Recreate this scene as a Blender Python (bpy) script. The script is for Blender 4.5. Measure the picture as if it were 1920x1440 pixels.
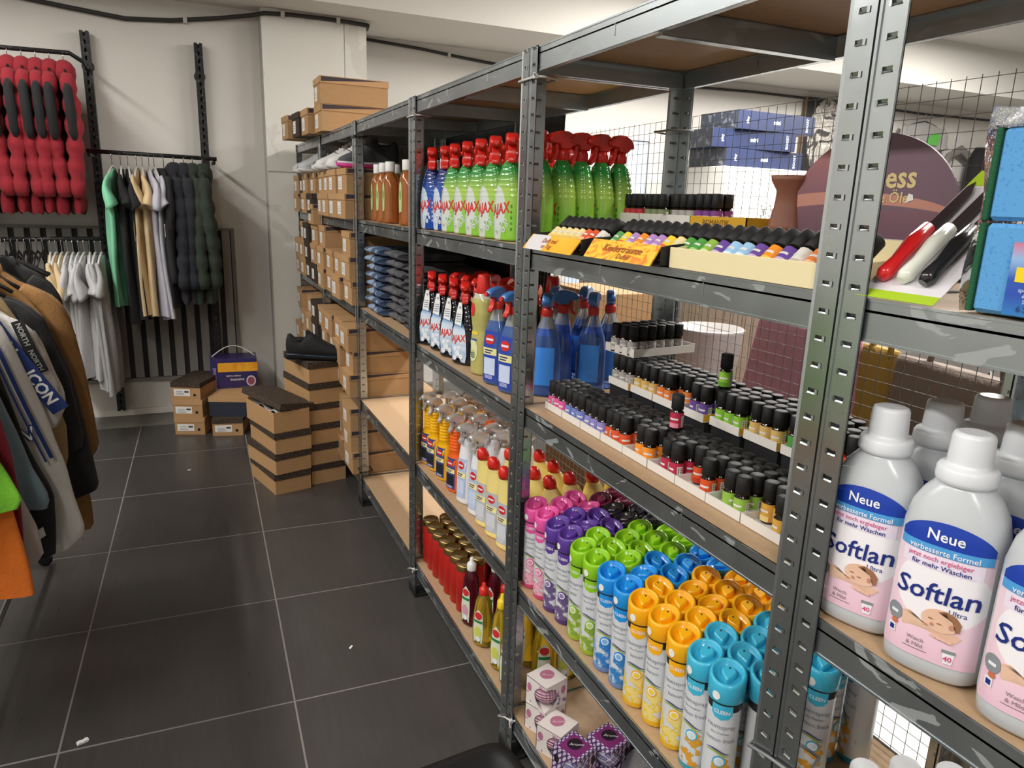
import bpy, math, random
from mathutils import Matrix, Vector
random.seed(7)
R = math.radians
SC = bpy.context.scene
for o in list(bpy.data.objects): bpy.data.objects.remove(o)

# ------------------------------------------------------------------ camera
cam_d = bpy.data.cameras.new('camera'); cam = bpy.data.objects.new('camera', cam_d)
SC.collection.objects.link(cam); SC.camera = cam
cam_d.sensor_width = 36; cam_d.lens = 36 * 1360.52 / 1920; cam_d.clip_start = 0.02
_r, _u, _f = (0.91413233, -0.40408112, 0.03287147), (0.06828285, 0.23337987, 0.9699852), (0.39962424, 0.88445027, -0.24093189)
cam.matrix_world = Matrix(((_r[0], _u[0], -_f[0], -0.71823), (_r[1], _u[1], -_f[1], 0.27024), (_r[2], _u[2], -_f[2], 1.47258), (0, 0, 0, 1)))

# ------------------------------------------------------------------ world, lamps, exposure
w = bpy.data.worlds.new('world'); SC.world = w; w.use_nodes = True
w.node_tree.nodes['Background'].inputs[0].default_value = (0.75, 0.8, 0.9, 1)
w.node_tree.nodes['Background'].inputs[1].default_value = 0.05
SC.view_settings.view_transform = 'Standard'; SC.view_settings.look = 'None'
SC.view_settings.gamma = 1; SC.view_settings.use_curve_mapping = False
SC.view_settings.exposure = 0.42
SC.cycles.use_denoising = True
SC.cycles.max_bounces = 8; SC.cycles.transparent_max_bounces = 12; SC.cycles.caustics_reflective = False; SC.cycles.caustics_refractive = False
def tube_light(name, loc, power, sx=0.16, sy=1.4, col=(1, 0.965, 0.915), rz=0, tilt=0):
    d = bpy.data.lights.new(name, 'AREA'); d.shape = 'RECTANGLE'; d.size = sx; d.size_y = sy; d.energy = power; d.color = col
    o = bpy.data.objects.new(name, d); o.location = loc; o.rotation_euler = (0, tilt, rz); SC.collection.objects.link(o); return o
tube_light('aisle_tube_light', (-2.25, 0.7, 2.98), 46)
tube_light('aisle_tube_light', (-2.25, 2.6, 2.98), 46)
tube_light('aisle_tube_light', (-2.25, 4.25, 2.98), 30)
tube_light('aisle_tube_light', (-1.3, -1.3, 2.98), 40)
tube_light('sales_room_tube_light', (1.9, 1.2, 2.98), 70)
tube_light('sales_room_tube_light', (2.6, 3.6, 2.98), 150)
tube_light('sales_room_tube_light', (5.2, 3.4, 2.98), 170)

# ------------------------------------------------------------------ material helper
def L(h):
    h = h.lstrip('#'); c = [int(h[i:i + 2], 16) / 255 for i in (0, 2, 4)]
    return tuple(v / 12.92 if v <= .04045 else ((v + .055) / 1.055) ** 2.4 for v in c) + (1,)
class V:
    def __init__(s, nt, o): s.nt = nt; s.o = o
    def m(s, op, *a):
        n = s.nt.nodes.new('ShaderNodeMath'); n.operation = op
        for i, v in enumerate((s,) + a):
            if isinstance(v, V): s.nt.links.new(v.o, n.inputs[i])
            else: n.inputs[i].default_value = v
        return V(s.nt, n.outputs[0])
    def __add__(s, b): return s.m('ADD', b)
    __radd__ = __add__
    def __sub__(s, b): return s.m('SUBTRACT', b)
    def __rsub__(s, b): return (s * -1).m('ADD', b)
    def __mul__(s, b): return s.m('MULTIPLY', b)
    __rmul__ = __mul__
    def __truediv__(s, b): return s.m('DIVIDE', b)
    def __lt__(s, b): return s.m('LESS_THAN', b)
    def __gt__(s, b): return s.m('GREATER_THAN', b)
    def abs(s): return s.m('ABSOLUTE')
    def sin(s): return s.m('SINE')
    def mod(s, b): return s.m('FLOORED_MODULO', b)
    def floor(s): return s.m('FLOOR')
    def max(s, b): return s.m('MAXIMUM', b)
    def min(s, b): return s.m('MINIMUM', b)
class C:
    """colour expression context of one material"""
    def __init__(s, nt):
        s.nt = nt; tc = nt.nodes.new('ShaderNodeTexCoord'); s.co = tc.outputs['Object']
        sp = nt.nodes.new('ShaderNodeSeparateXYZ'); nt.links.new(s.co, sp.inputs[0])
        s.x, s.y, s.z = (V(nt, sp.outputs[i]) for i in range(3))
    def noise(s, scale, detail=3, stretch=None, dist=0):
        n = s.nt.nodes.new('ShaderNodeTexNoise'); n.inputs['Scale'].default_value = scale; n.inputs['Detail'].default_value = detail
        n.inputs['Distortion'].default_value = dist
        src = s.co
        if stretch:
            mp = s.nt.nodes.new('ShaderNodeMapping'); mp.inputs['Scale'].default_value = stretch; s.nt.links.new(src, mp.inputs[0]); src = mp.outputs[0]
        s.nt.links.new(src, n.inputs['Vector']); return V(s.nt, n.outputs[0])
    def vor(s, scale):
        n = s.nt.nodes.new('ShaderNodeTexVoronoi'); n.inputs['Scale'].default_value = scale; s.nt.links.new(s.co, n.inputs['Vector']); return V(s.nt, n.outputs['Distance'])
    def obj_random(s):
        n = s.nt.nodes.new('ShaderNodeObjectInfo'); return V(s.nt, n.outputs['Random'])
    def mix(s, f, a, b):
        n = s.nt.nodes.new('ShaderNodeMix'); n.data_type = 'RGBA'
        for v, i in ((f, 0), (a, 6), (b, 7)):
            if isinstance(v, V): s.nt.links.new(v.o, n.inputs[i])
            else: n.inputs[i].default_value = L(v) if isinstance(v, str) else v
        return V(s.nt, n.outputs[2])
    def ramp(s, v, stops):
        n = s.nt.nodes.new('ShaderNodeValToRGB'); e = n.color_ramp.elements
        while len(e) < len(stops): e.new(0.5)
        for el, (p, c) in zip(e, stops): el.position = p; el.color = L(c) if isinstance(c, str) else c
        s.nt.links.new(v.o, n.inputs[0]); return V(s.nt, n.outputs[0])
    def ell(s, a, b, ca, cb, ra, rb):          # 1 inside an ellipse of two coordinates
        p = (a - ca) / ra; q = (b - cb) / rb
        return (p * p + q * q) < 1.0
    def band(s, a, lo, hi): return (a > lo) * (a < hi)
_M = {}
def mat(name, col, rough=.5, metal=0., trans=0., bump=None, spec=.5, ior=1.45, sheen=0., emit=0., coat=0.):
    if name in _M: return _M[name]
    m = bpy.data.materials.new(name); m.use_nodes = True; nt = m.node_tree; b = nt.nodes['Principled BSDF']; c = C(nt)
    def put(sock, v):
        if callable(v): v = v(c)
        if isinstance(v, V): nt.links.new(v.o, b.inputs[sock])
        else: b.inputs[sock].default_value = L(v) if isinstance(v, str) else v
    put('Base Color', col); put('Roughness', rough); put('Metallic', metal); b.inputs['IOR'].default_value = ior
    b.inputs['Specular IOR Level'].default_value = spec
    b.inputs['Transmission Weight'].default_value = trans
    if sheen: b.inputs['Sheen Weight'].default_value = sheen
    if coat: b.inputs['Coat Weight'].default_value = coat; b.inputs['Coat Roughness'].default_value = .08
    if emit: put('Emission Color', col); b.inputs['Emission Strength'].default_value = emit
    if bump:
        fn, st, di = bump; bn = nt.nodes.new('ShaderNodeBump'); bn.inputs['Strength'].default_value = st; bn.inputs['Distance'].default_value = di
        nt.links.new(fn(c).o, bn.inputs['Height']); nt.links.new(bn.outputs[0], b.inputs['Normal'])
    _M[name] = m; return m

# ------------------------------------------------------------------ mesh helper
def sgnpow(v, p): return math.copysign(abs(v) ** p, v)
class MB:
    def __init__(s): s.v = []; s.f = []; s.m = []; s.s = []
    def add(s, v, f, m=0, sm=False):
        b = len(s.v); s.v += [tuple(p) for p in v]
        for q in f: s.f.append(tuple(i + b for i in q)); s.m.append(m); s.s.append(sm)
        return s
    def box(s, x0, x1, y0, y1, z0, z1, m=0, b=0.0):
        if b <= 0:
            return s.add([(x, y, z) for z in (z0, z1) for y in (y0, y1) for x in (x0, x1)],
                         [(0, 2, 3, 1), (4, 5, 7, 6), (0, 1, 5, 4), (2, 6, 7, 3), (0, 4, 6, 2), (1, 3, 7, 5)], m)
        # bevelled box: 24 vertices
        cx, cy, cz = (x0 + x1) / 2, (y0 + y1) / 2, (z0 + z1) / 2; hx, hy, hz = abs(x1 - x0) / 2, abs(y1 - y0) / 2, abs(z1 - z0) / 2
        v = []; idx = {}
        for sx in (-1, 1):
            for sy in (-1, 1):
                for sz in (-1, 1):
                    for a in range(3):
                        h = [hx - b, hy - b, hz - b]; h[a] += b
                        idx[(sx, sy, sz, a)] = len(v); v.append((cx + sx * h[0], cy + sy * h[1], cz + sz * h[2]))
        f = []; rng = (-1, 1)
        def key(d, a): return idx[(d[0], d[1], d[2], a)]
        for a in range(3):
            p, q = [(1, 2), (2, 0), (0, 1)][a]
            for sg in rng:
                quad = []
                for (i, j) in ((-1, -1), (1, -1), (1, 1), (-1, 1)):
                    d = [0, 0, 0]; d[a] = sg; d[p] = i; d[q] = j; quad.append(key(d, a))
                f.append(tuple(quad if sg > 0 else quad[::-1]))
            for i in rng:
                for j in rng:   # edge along a between faces p and q
                    d0 = [0, 0, 0]; d0[a] = -1; d0[p] = i; d0[q] = j; d1 = list(d0); d1[a] = 1
                    e = (key(d0, p), key(d1, p), key(d1, q), key(d0, q)); f.append(e if i * j < 0 else e[::-1])
        for sx in rng:
            for sy in rng:
                for sz in rng:
                    t = (key((sx, sy, sz), 0), key((sx, sy, sz), 1), key((sx, sy, sz), 2)); f.append(t if sx * sy * sz > 0 else t[::-1])
        return s.add(v, f, m)
    def loft(s, rings, seg=20, m=0, cap=True, sm=True, mfn=None, fn=None):
        """rings: (z, rx, ry[, cx, cy, n])"""
        v = []
        for r in rings:
            z, rx, ry = r[:3]; cx, cy = (r[3], r[4]) if len(r) > 4 else (0, 0); n = r[5] if len(r) > 5 else 2
            for i in range(seg):
                t = 2 * math.pi * i / seg; p = (cx + rx * sgnpow(math.cos(t), 2 / n), cy + ry * sgnpow(math.sin(t), 2 / n), z)
                v.append(fn(p, t) if fn else p)
        base = len(s.v); s.v += v; k = len(rings)
        for j in range(k - 1):
            for i in range(seg):
                a = base + j * seg + i; b = base + j * seg + (i + 1) % seg
                s.f.append((a, b, b + seg, a + seg)); s.m.append(mfn(j) if mfn else m); s.s.append(sm)
        if cap:
            s.f.append(tuple(base + i for i in range(seg))[::-1]); s.m.append(mfn(0) if mfn else m); s.s.append(False)
            s.f.append(tuple(base + (k - 1) * seg + i for i in range(seg))); s.m.append(mfn(k - 2) if mfn else m); s.s.append(False)
        return s
    def lathe(s, prof, seg=20, m=0, cap=True, sm=True, cx=0, cy=0, fn=None):
        return s.loft([(z, r, r, cx, cy) for r, z in prof], seg, m, cap, sm, None, fn)
    def tube(s, pts, r, seg=8, m=0, cap=True, rfn=None, flat=None):
        """swept tube; r or rfn(i) radius; flat=(axis vector, factor) squashes the section along the axis"""
        pts = [Vector(p) for p in pts]; n = len(pts); v = []; prev = None
        for i, p in enumerate(pts):
            t = (pts[min(i + 1, n - 1)] - pts[max(i - 1, 0)]).normalized()
            if prev is None: u = t.orthogonal().normalized()
            else: u = (prev - t * prev.dot(t)); u = u.normalized() if u.length > 1e-6 else t.orthogonal().normalized()
            prev = u; w_ = t.cross(u); rr = rfn(i) if rfn else r
            for k in range(seg):
                a = 2 * math.pi * k / seg; d = (u * math.cos(a) + w_ * math.sin(a)) * rr
                if flat: ax = Vector(flat[0]); d -= ax * d.dot(ax) * (1 - flat[1])
                v.append(tuple(p + d))
        b = len(s.v); s.v += v
        for j in range(n - 1):
            for i in range(seg):
                a = b + j * seg + i; c = b + j * seg + (i + 1) % seg; s.f.append((a, c, c + seg, a + seg)); s.m.append(m); s.s.append(True)
        if cap:
            s.f.append(tuple(b + i for i in range(seg))[::-1]); s.m.append(m); s.s.append(False)
            s.f.append(tuple(b + (n - 1) * seg + i for i in range(seg))); s.m.append(m); s.s.append(False)
        return s
    def prism(s, poly, h0, h1, ax='x', m=0, b=0.0, sm=False):
        """extrude polygon (2-D) along ax from h0 to h1, edges bevelled by b; axes: x->(y,z) y->(x,z) z->(x,y)"""
        cx = sum(p[0] for p in poly) / len(poly); cy = sum(p[1] for p in poly) / len(poly); n = len(poly)
        def inset(k): return [(cx + (p[0] - cx) * k, cy + (p[1] - cy) * k) for p in poly]
        def P(q, h): return {'x': (h, q[0], q[1]), 'y': (q[0], h, q[1]), 'z': (q[0], q[1], h)}[ax]
        size = max(max(abs(p[0] - cx), abs(p[1] - cy)) for p in poly); ls = []
        if b > 0:
            k = max(.3, 1 - b / size); km = max(.5, 1 - .3 * b / size)
            ls = [(inset(k), h0), (inset(km), h0 + b * .4), (poly, h0 + b), (poly, h1 - b), (inset(km), h1 - b * .4), (inset(k), h1)]
        else: ls = [(poly, h0), (poly, h1)]
        v = [P(q, h) for pl, h in ls for q in pl]; f = []
        for j in range(len(ls) - 1):
            for i in range(n): f.append((j * n + i, j * n + (i + 1) % n, (j + 1) * n + (i + 1) % n, (j + 1) * n + i))
        s.add(v, f, m, sm); s.add([P(q, ls[0][1]) for q in ls[0][0]], [tuple(range(n))[::-1]], m); s.add([P(q, ls[-1][1]) for q in ls[-1][0]], [tuple(range(n))], m)
        return s
    def grid(s, fn, nu, nv, m=0, sm=True):
        v = [fn(i / nu, j / nv) for j in range(nv + 1) for i in range(nu + 1)]
        f = [(j * (nu + 1) + i, j * (nu + 1) + i + 1, (j + 1) * (nu + 1) + i + 1, (j + 1) * (nu + 1) + i) for j in range(nv) for i in range(nu)]
        return s.add(v, f, m, sm)
    def flat(s, pts2, fn, m=0):                 # polygon fan mapped through fn
        c = (sum(p[0] for p in pts2) / len(pts2), sum(p[1] for p in pts2) / len(pts2)); n = len(pts2)
        v = [fn(*c)] + [fn(c[0] + (p[0] - c[0]) * k, c[1] + (p[1] - c[1]) * k) for k in (.5, 1) for p in pts2]
        f = [(0, 1 + i, 1 + (i + 1) % n) for i in range(n)] + [(1 + i, 1 + n + i, 1 + n + (i + 1) % n, 1 + (i + 1) % n) for i in range(n)]
        return s.add(v, f, m, True)
    def text(s, t, size, at, fn, m=0, bold=0., shear=0., rot=0., squeeze=1., align='C'):
        vs, fs, wd = text2d(t, bold, shear); k = size; ca, sa = math.cos(rot), math.sin(rot)
        off = {'C': -wd / 2, 'L': 0, 'R': -wd}[align]
        v = []
        for x, y in vs:
            x = (x + off) * k * squeeze; y = y * k - size * .35; v.append(fn(at[0] + x * ca - y * sa, at[1] + x * sa + y * ca))
        return s.add(v, fs, m)
    def tf(s, M):
        s.v = [tuple(M @ Vector(p)) for p in s.v]; return s
    def mesh(s, name, mats):
        me = bpy.data.meshes.new(name); me.from_pydata(s.v, [], s.f)
        for x in (mats if isinstance(mats, (list, tuple)) else [mats]): me.materials.append(x)
        me.polygons.foreach_set('material_index', s.m); me.polygons.foreach_set('use_smooth', s.s); me.update(); return me
_T = {}
def text2d(t, bold, shear):
    if (t, bold, shear) in _T: return _T[(t, bold, shear)]
    c = bpy.data.curves.new('lettering', 'FONT'); c.body = t; c.size = 1; c.offset = bold; c.shear = shear; c.resolution_u = 2; c.fill_mode = 'FRONT'
    o = bpy.data.objects.new('lettering', c); SC.collection.objects.link(o)
    me = o.evaluated_get(bpy.context.evaluated_depsgraph_get()).to_mesh()
    vs = [(p.co.x, p.co.y) for p in me.vertices]; fs = [tuple(p.vertices) for p in me.polygons]; wd = max([p[0] for p in vs] or [0])
    bpy.data.objects.remove(o); bpy.data.curves.remove(c); _T[(t, bold, shear)] = (vs, fs, wd); return _T[(t, bold, shear)]

# ------------------------------------------------------------------ object helper
def link(name, data, parent=None, loc=(0, 0, 0), rot=(0, 0, 0), sc=None):
    o = bpy.data.objects.new(name, data); SC.collection.objects.link(o); o.location = loc; o.rotation_euler = rot
    if sc: o.scale = sc if isinstance(sc, tuple) else (sc, sc, sc)
    if parent: o.parent = parent
    return o
def tag(o, label, cat, group=None):
    o['label'] = label; o['category'] = cat
    if group: o['group'] = group
    return o
def struct(name, mb, m, parent=None, label=None):
    o = link(name, mb.mesh(name, m), parent)
    if not parent: o['kind'] = 'structure'
    if label: o['label'] = label
    return o
def part(name, mb, m, parent, label=None, loc=(0, 0, 0), rot=(0, 0, 0)):
    o = link(name, mb.mesh(name, m), parent, loc, rot)
    if label: o['label'] = label
    return o
# a prototype: list of (part name, mesh, [sub-parts as (name, mesh)])
def place(name, proto, label, cat, loc, rz=0., group=None, rot=None, sc=None):
    e = link(name, None, None, loc, rot or (0, 0, rz), sc); e.empty_display_size = .02; tag(e, label, cat, group)
    for p in proto:
        o = link(p[0], p[1], e)
        for q in (p[2] if len(p) > 2 else []): link(q[0], q[1], o)
    return e
def one(name, me, label, cat, loc, rz=0., group=None, rot=None, sc=None):
    return tag(link(name, me, None, loc, rot or (0, 0, rz), sc), label, cat, group)
def ordinal(i): return ['first', 'second', 'third', 'fourth', 'fifth', 'sixth', 'seventh', 'eighth', 'ninth', 'tenth', 'eleventh', 'twelfth', 'thirteenth', 'fourteenth', 'fifteenth', 'sixteenth', 'seventeenth', 'eighteenth', 'nineteenth', 'twentieth', 'twenty-first', 'twenty-second', 'twenty-third', 'twenty-fourth', 'twenty-fifth', 'twenty-sixth'][i]
def plain(name, c, rough=.45, **k): return mat(name, c, rough, **k)
WHITE = plain('white_plastic', '#e8e8e6', .35); BLACK = plain('black_plastic', '#141414', .4)
INKS = {}
def ink(h, rough=.45):
    if (h, rough) not in INKS: INKS[(h, rough)] = mat('print_' + h.lstrip('#') + ('' if rough == .45 else '_r%d' % int(rough * 100)), h, rough)
    return INKS[(h, rough)]
# ================================================================== room
m_tile = mat('dark_slate_tile', lambda c: c.mix(c.noise(60, 4, (1, .08, 1)).m('MULTIPLY_ADD', .5, -.05) + c.noise(5, 3) * .35 + c.obj_random() * .12, '#363433', '#53504e'),
             rough=lambda c: c.noise(25, 4, (1, .15, 1)) * .18 + .22, bump=(lambda c: c.noise(220, 3, (1, .1, 1)), .12, .002), spec=.5)
m_grout = mat('grey_grout', '#807d78', .8)
m_wall = mat('white_paint', lambda c: c.mix(c.noise(1.6, 5, None, .6), '#d3d0ca', '#c6c3bd'), .75, bump=(lambda c: c.noise(14, 6), .25, .004))
m_ceil = mat('ceiling_paint', '#d2cfc9', .8)
m_cream = mat('pillar_paint', lambda c: c.mix((c.noise(3.2, 6, None, .8) > .62), '#d6d4cd', '#cdcac3'), .7, bump=(lambda c: c.noise(9, 6), .3, .004))
floor = struct('floor', MB().box(-3.7, 8.3, -2.7, 6.0, -.06, -.0007), m_grout)
S_, TR = .61289, .0222416
tme = MB().box(-S_ / 2 + .0022, S_ / 2 - .0022, -S_ / 2 + .0022, S_ / 2 - .0022, -.02, 0, 0, .0012).mesh('tile', m_tile)
for i in range(-15, 6):
    for j in range(-8, 7):
        a, b = i + .5, j + .5
        x = -.50861 - a * S_ * math.cos(TR) + b * S_ * math.sin(TR); y = 2.24227 + b * S_ * math.cos(TR) + a * S_ * math.sin(TR)
        if -3.5 < x < 7.9 and -2.4 < y < (5.75 if x > .5 else 5.5): link('tile', tme, floor, (x, y, 0), (0, 0, -TR))
struct('wall_back_left', MB().box(-3.7, -.18, 5.62, 6.0, -.06, 3.1), m_wall)
struct('wall_back_right', MB().box(.49, 8.3, 5.95, 6.1, -.06, 3.1), m_wall)
pil = struct('wall_pillar', MB().box(-.18, .34, 5.50, 6.05, -.06, 3.1), m_cream)
part('edge_panel', MB().box(.344, .49, 5.503, 6.05, -.06, 3.1), m_cream, pil)
part('seam', MB().box(-.18, .34, 5.494, 5.502, 1.628, 1.634), ink('#b5b2ab'), pil)
part('seam', MB().box(-.186, -.18, 5.53, 5.62, 0, 2.6), ink('#a9a69f'), pil)
struct('wall_left', MB().box(-3.8, -3.6, -2.7, 6.0, -.06, 3.1), m_wall)
struct('wall_right', MB().box(8.2, 8.4, -2.7, 6.1, -.06, 3.1), m_wall)
struct('wall_front', MB().box(-3.7, 8.3, -2.8, -2.6, -.06, 3.1), m_wall)
struct('ceiling', MB().box(-3.7, 8.3, -2.7, 6.1, 3.02, 3.1), m_ceil)
struct('trim_1', MB().box(-3.6, 8.2, 5.15, 6.0, 2.62, 3.02), m_ceil, label='dropped white ceiling soffit along the back wall')
struct('baseboard_back', MB().box(-3.6, -.18, 5.600, 5.62, 0, .045, 0, .003), m_cream)
# pale door far behind the shelves
d1 = struct('door_1', MB().box(2.30, 3.06, 5.90, 5.948, 0, 2.04, 0, .004), mat('door_paint', '#c5d2e4', .5))
part('frame', MB().box(2.22, 2.30, 5.88, 5.949, 0, 2.12).box(3.06, 3.14, 5.88, 5.949, 0, 2.12).box(2.30, 3.06, 5.88, 5.949, 2.04, 2.12), m_wall, d1)
part('panel', MB().box(2.42, 2.94, 5.892, 5.90, 1.12, 1.92, 0, .003), mat('door_panel', '#d6deea', .5), d1)
part('handle', MB().tube([(2.98, 5.90, 1.05), (2.98, 5.85, 1.05), (2.88, 5.85, 1.05)], .01), ink('#8f9296', .3), d1)
m_cable = mat('black_cable', '#2e2d2b', .6)
def cable(name, pts, label, r=.013):
    o = one(name, MB().tube(pts, r, 8).mesh(name, m_cable), label, 'cable', (0, 0, 0)); return o
c1 = cable('power_cable', [(-3.5, 5.60, 2.56), (-1.6, 5.60, 2.54), (-1.25, 5.60, 2.505), (-.95, 5.60, 2.48), (-.7, 5.60, 2.50), (-.42, 5.59, 2.545), (-.24, 5.55, 2.575), (-.16, 5.485, 2.585), (.0, 5.48, 2.595), (.2, 5.48, 2.598), (.38, 5.48, 2.596), (.50, 5.49, 2.592), (.515, 5.6, 2.59)],
          'black cable clipped along the top of the back wall across the pillar')
for (x, y, z) in ((-.62, 5.6, 2.512), (-.05, 5.48, 2.592), (.3, 5.48, 2.597)): part('clip', MB().box(x - .012, x + .012, y - .017, y + .02, z - .02, z + .018, 0, .003), ink('#b8b6b0'), c1)
c2 = cable('power_cable', [(.5, 5.935, 2.60), (1.0, 5.935, 2.575), (1.3, 5.935, 2.55), (1.6, 5.935, 2.53), (2.1, 5.935, 2.50), (3.0, 5.935, 2.52), (4.2, 5.935, 2.55), (5.2, 5.935, 2.55), (6.5, 5.935, 2.53), (8.1, 5.935, 2.55)],  # far right stretch draws the corner shadow and gap under the soffit
          'black cable along the recessed wall, its far stretch standing in for corner shadow and gap', .011)
for x, z in ((1.22, 2.556),): part('clip', MB().box(x - .012, x + .012, 5.915, 5.95, z - .02, z + .018, 0, .003), ink('#b8b6b0'), c2)
for (x, y, a, label) in ((-1.067, 2.278, .4, 'crumpled white paper scrap on the dark tiles near the bottom left'), (-.297, 2.449, .9, 'small white paper scrap on a tile beside the shelf row'), (-.778, 4.383, .2, 'tiny pale paper scrap on the floor by the low shoe boxes')):
    k = 1.0 if x < -1 else .55
    one('paper_scrap', MB().grid(lambda u, v: ((u - .5) * .03 * k, (v - .5) * .014 * k, .002 + .004 * k * abs(math.sin(6 * u + 3 * v))), 5, 3).prism([(-.014 * k, -.006 * k), (.013 * k, -.007 * k), (.015 * k, .005 * k), (-.012 * k, .007 * k)], .0, .002, 'z').mesh('paper_scrap', WHITE), label, 'paper', (x, y, 0.0005), a)

# ================================================================== boltless shelving
W, D, H = .90781, .405, 1.80
def galv(name, scuff, dark):
    return mat(name, lambda c: c.mix((c.noise(9, 6, (1, 1, 2), 1.2) > scuff) * .55, c.mix(c.noise(3, 5), dark[0], dark[1]), '#aeb2b2'),
               rough=lambda c: c.noise(12, 4) * .2 + (.16 if 'post' in name else .26), metal=lambda c: .97 - (c.noise(9, 6, (1, 1, 2), 1.2) > scuff) * .5)
m_post = galv('galvanised_post', .74, ('#aab1b4', '#c3cacd'))
m_beam = galv('galvanised_beam', .60, ('#9ba2a6', '#b5bcbf'))
m_board = mat('chipboard', lambda c: c.mix(c.noise(70, 5, None, .5), '#ab8d6c', '#bfa283'), .62, bump=(lambda c: c.noise(300, 2), .08, .001))
m_foot = mat('black_foot', '#1c1c1c', .6)
def post_mesh(sx, sy):
    mb = MB(); fw = .0385; us = [0, .0035, .0125, .0265, .035, fw]; g = .0015; pit = .034
    def fl(mp):
        for t in (0, .0015):
            def P(u, v): return mp(u, v, t - (.0016 if u in (0, fw) else 0))
            z = .0
            k = 0
            while z < H - .03:
                z1 = z + pit - .0055; z2 = z + pit
                for a in range(5):
                    mb.add([P(us[a], z), P(us[a + 1], z), P(us[a + 1], z1), P(us[a], z1)], [(0, 1, 2, 3)])
                    if a != 2: mb.add([P(us[a], z1), P(us[a + 1], z1), P(us[a + 1], z2), P(us[a], z2)], [(0, 1, 2, 3)])
                if t == 0:   # pressed tab of the slot
                    mb.add([mp(us[2], z1, .0030), mp(us[3], z1, .0030), mp(us[3], z2, .0012), mp(us[2], z2, .0012)], [(0, 1, 2, 3)])
                    mb.add([mp(us[2] - .0015, z1 - .0015, -.0012), mp(us[2] + .002, z1 - .0015, -.0016), mp(us[2] + .002, z2, -.0016), mp(us[2] - .0015, z2, -.0012)], [(0, 1, 2, 3)])
                    mb.add([mp(us[2], z1 - .0012, -.0012), mp(us[3], z1 - .0012, -.0016), mp(us[3], z1 + .0008, -.0004), mp(us[2], z1 + .0008, -.0004)], [(0, 1, 2, 3)])
                z = z2; k += 1
            for a in range(5): mb.add([P(us[a], z), P(us[a + 1], z), P(us[a + 1], H), P(us[a], H)], [(0, 1, 2, 3)])
    fl(lambda u, v, t: (sx * (t - .0025), sy * (g + u), v))
    fl(lambda u, v, t: (sx * u, sy * (g + t), v))
    mb.box(*sorted((sx * -.0042, sx * .001)), *sorted((sy * g, sy * (g + .004))), .0, H)
    return mb.mesh('post', m_post)
posts = {(sx, sy): post_mesh(sx, sy) for sx in (1, -1) for sy in (1, -1)}
foot_me = {(sx, sy): MB().box(*sorted((sx * -.006, sx * .042)), *sorted((0, sy * .042)), .0, .012, 0, .002).box(*sorted((sx * -.006, sx * .002)), *sorted((0, sy * .042)), .0, .035, 0, .0015).mesh('foot', m_foot) for sx in (1, -1) for sy in (1, -1)}
def beam_mesh(ln, ax):
    mb = MB(); h = .05; t = .0022
    def bx(a0, a1, c0, c1, z0, z1, b=0):
        if ax == 'y': mb.box(c0, c1, a0, a1, z0, z1, 0, b)
        else: mb.box(a0, a1, c0, c1, z0, z1, 0, b)
    bx(0, ln, 0, t, -h, 0); bx(0, ln, 0, .012, -h, -h + .002); bx(0, ln, 0, .02, -.016, -.013); bx(0, ln, -.0012, t, -.003, 0); bx(0, ln, -.0012, t, -h, -h + .003)
    for k in (.28, .62):     # pressed nibs
        bx(ln * k, ln * k + .003, -.0018, t, -.034, -.014, .0006)
    return mb.mesh('beam', m_beam)
BY, BX = beam_mesh(W - .006, 'y'), beam_mesh(D - .012, 'x')
BRC = MB().box(0, D - .026, 0, .003, -.042, 0).box(0, D - .026, 0, .03, -.0015, 0).box(0, D - .026, 0, .02, -.042, -.0405).mesh('brace', m_beam)
board = MB().box(.004, D - .004, .004, W - .004, -.012, -.0015, 0, .0008).mesh('shelf_board', m_board)
LV = {'Z': [H, 1.38, .965, .52, .145], 'A': [H, 1.38, 1.0, .525, .145], 'B': [H, 1.38, .985, .54, .145]}
units = [('Z', 0, 'Z', 'nearest galvanised shelf unit holding the pink softener bottles and sponges'), ('A', 1, 'A', 'galvanised shelf unit holding the oil bottle trays and aerosol cans'),
         ('B', 2, 'B', 'galvanised shelf unit holding the spray cleaners and red grave candles'), ('C', 3, 'B', 'galvanised shelf unit with amber soap bottles, folded jeans and two empty boards'),
         ('D', 4, 'B', 'galvanised shelf unit full of shoe boxes, second from the pillar'), ('E', 5, 'B', 'farthest galvanised shelf unit full of shoe boxes beside the pillar')]
for key, k, lv, label in units:
    e = tag(link('shelf_unit', None, None, (0, k * W, 0)), label, 'shelf unit', 'row of boltless shelf units')
    for sx, x in ((1, 0), (-1, D)):
        for sy, y in ((1, 0), (-1, W)):
            link('post', posts[(sx, sy)], e, (x, y, 0)); link('foot', foot_me[(sx, sy)], e, (x, y, 0))
    link('brace', BRC, e, (.012, W / 2 - .02, H - .013))
    for z in LV[lv]:
        link('beam', BY, e, (.0005, .003, z)); link('beam', BY, e, (D - .0005, W - .003, z), (0, 0, math.pi))
        link('beam', BX, e, (.006, .0045, z)); link('beam', BX, e, (D - .006, W - .0045, z), (0, 0, math.pi))
        link('shelf_board', board, e, (0, 0, z))
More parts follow.
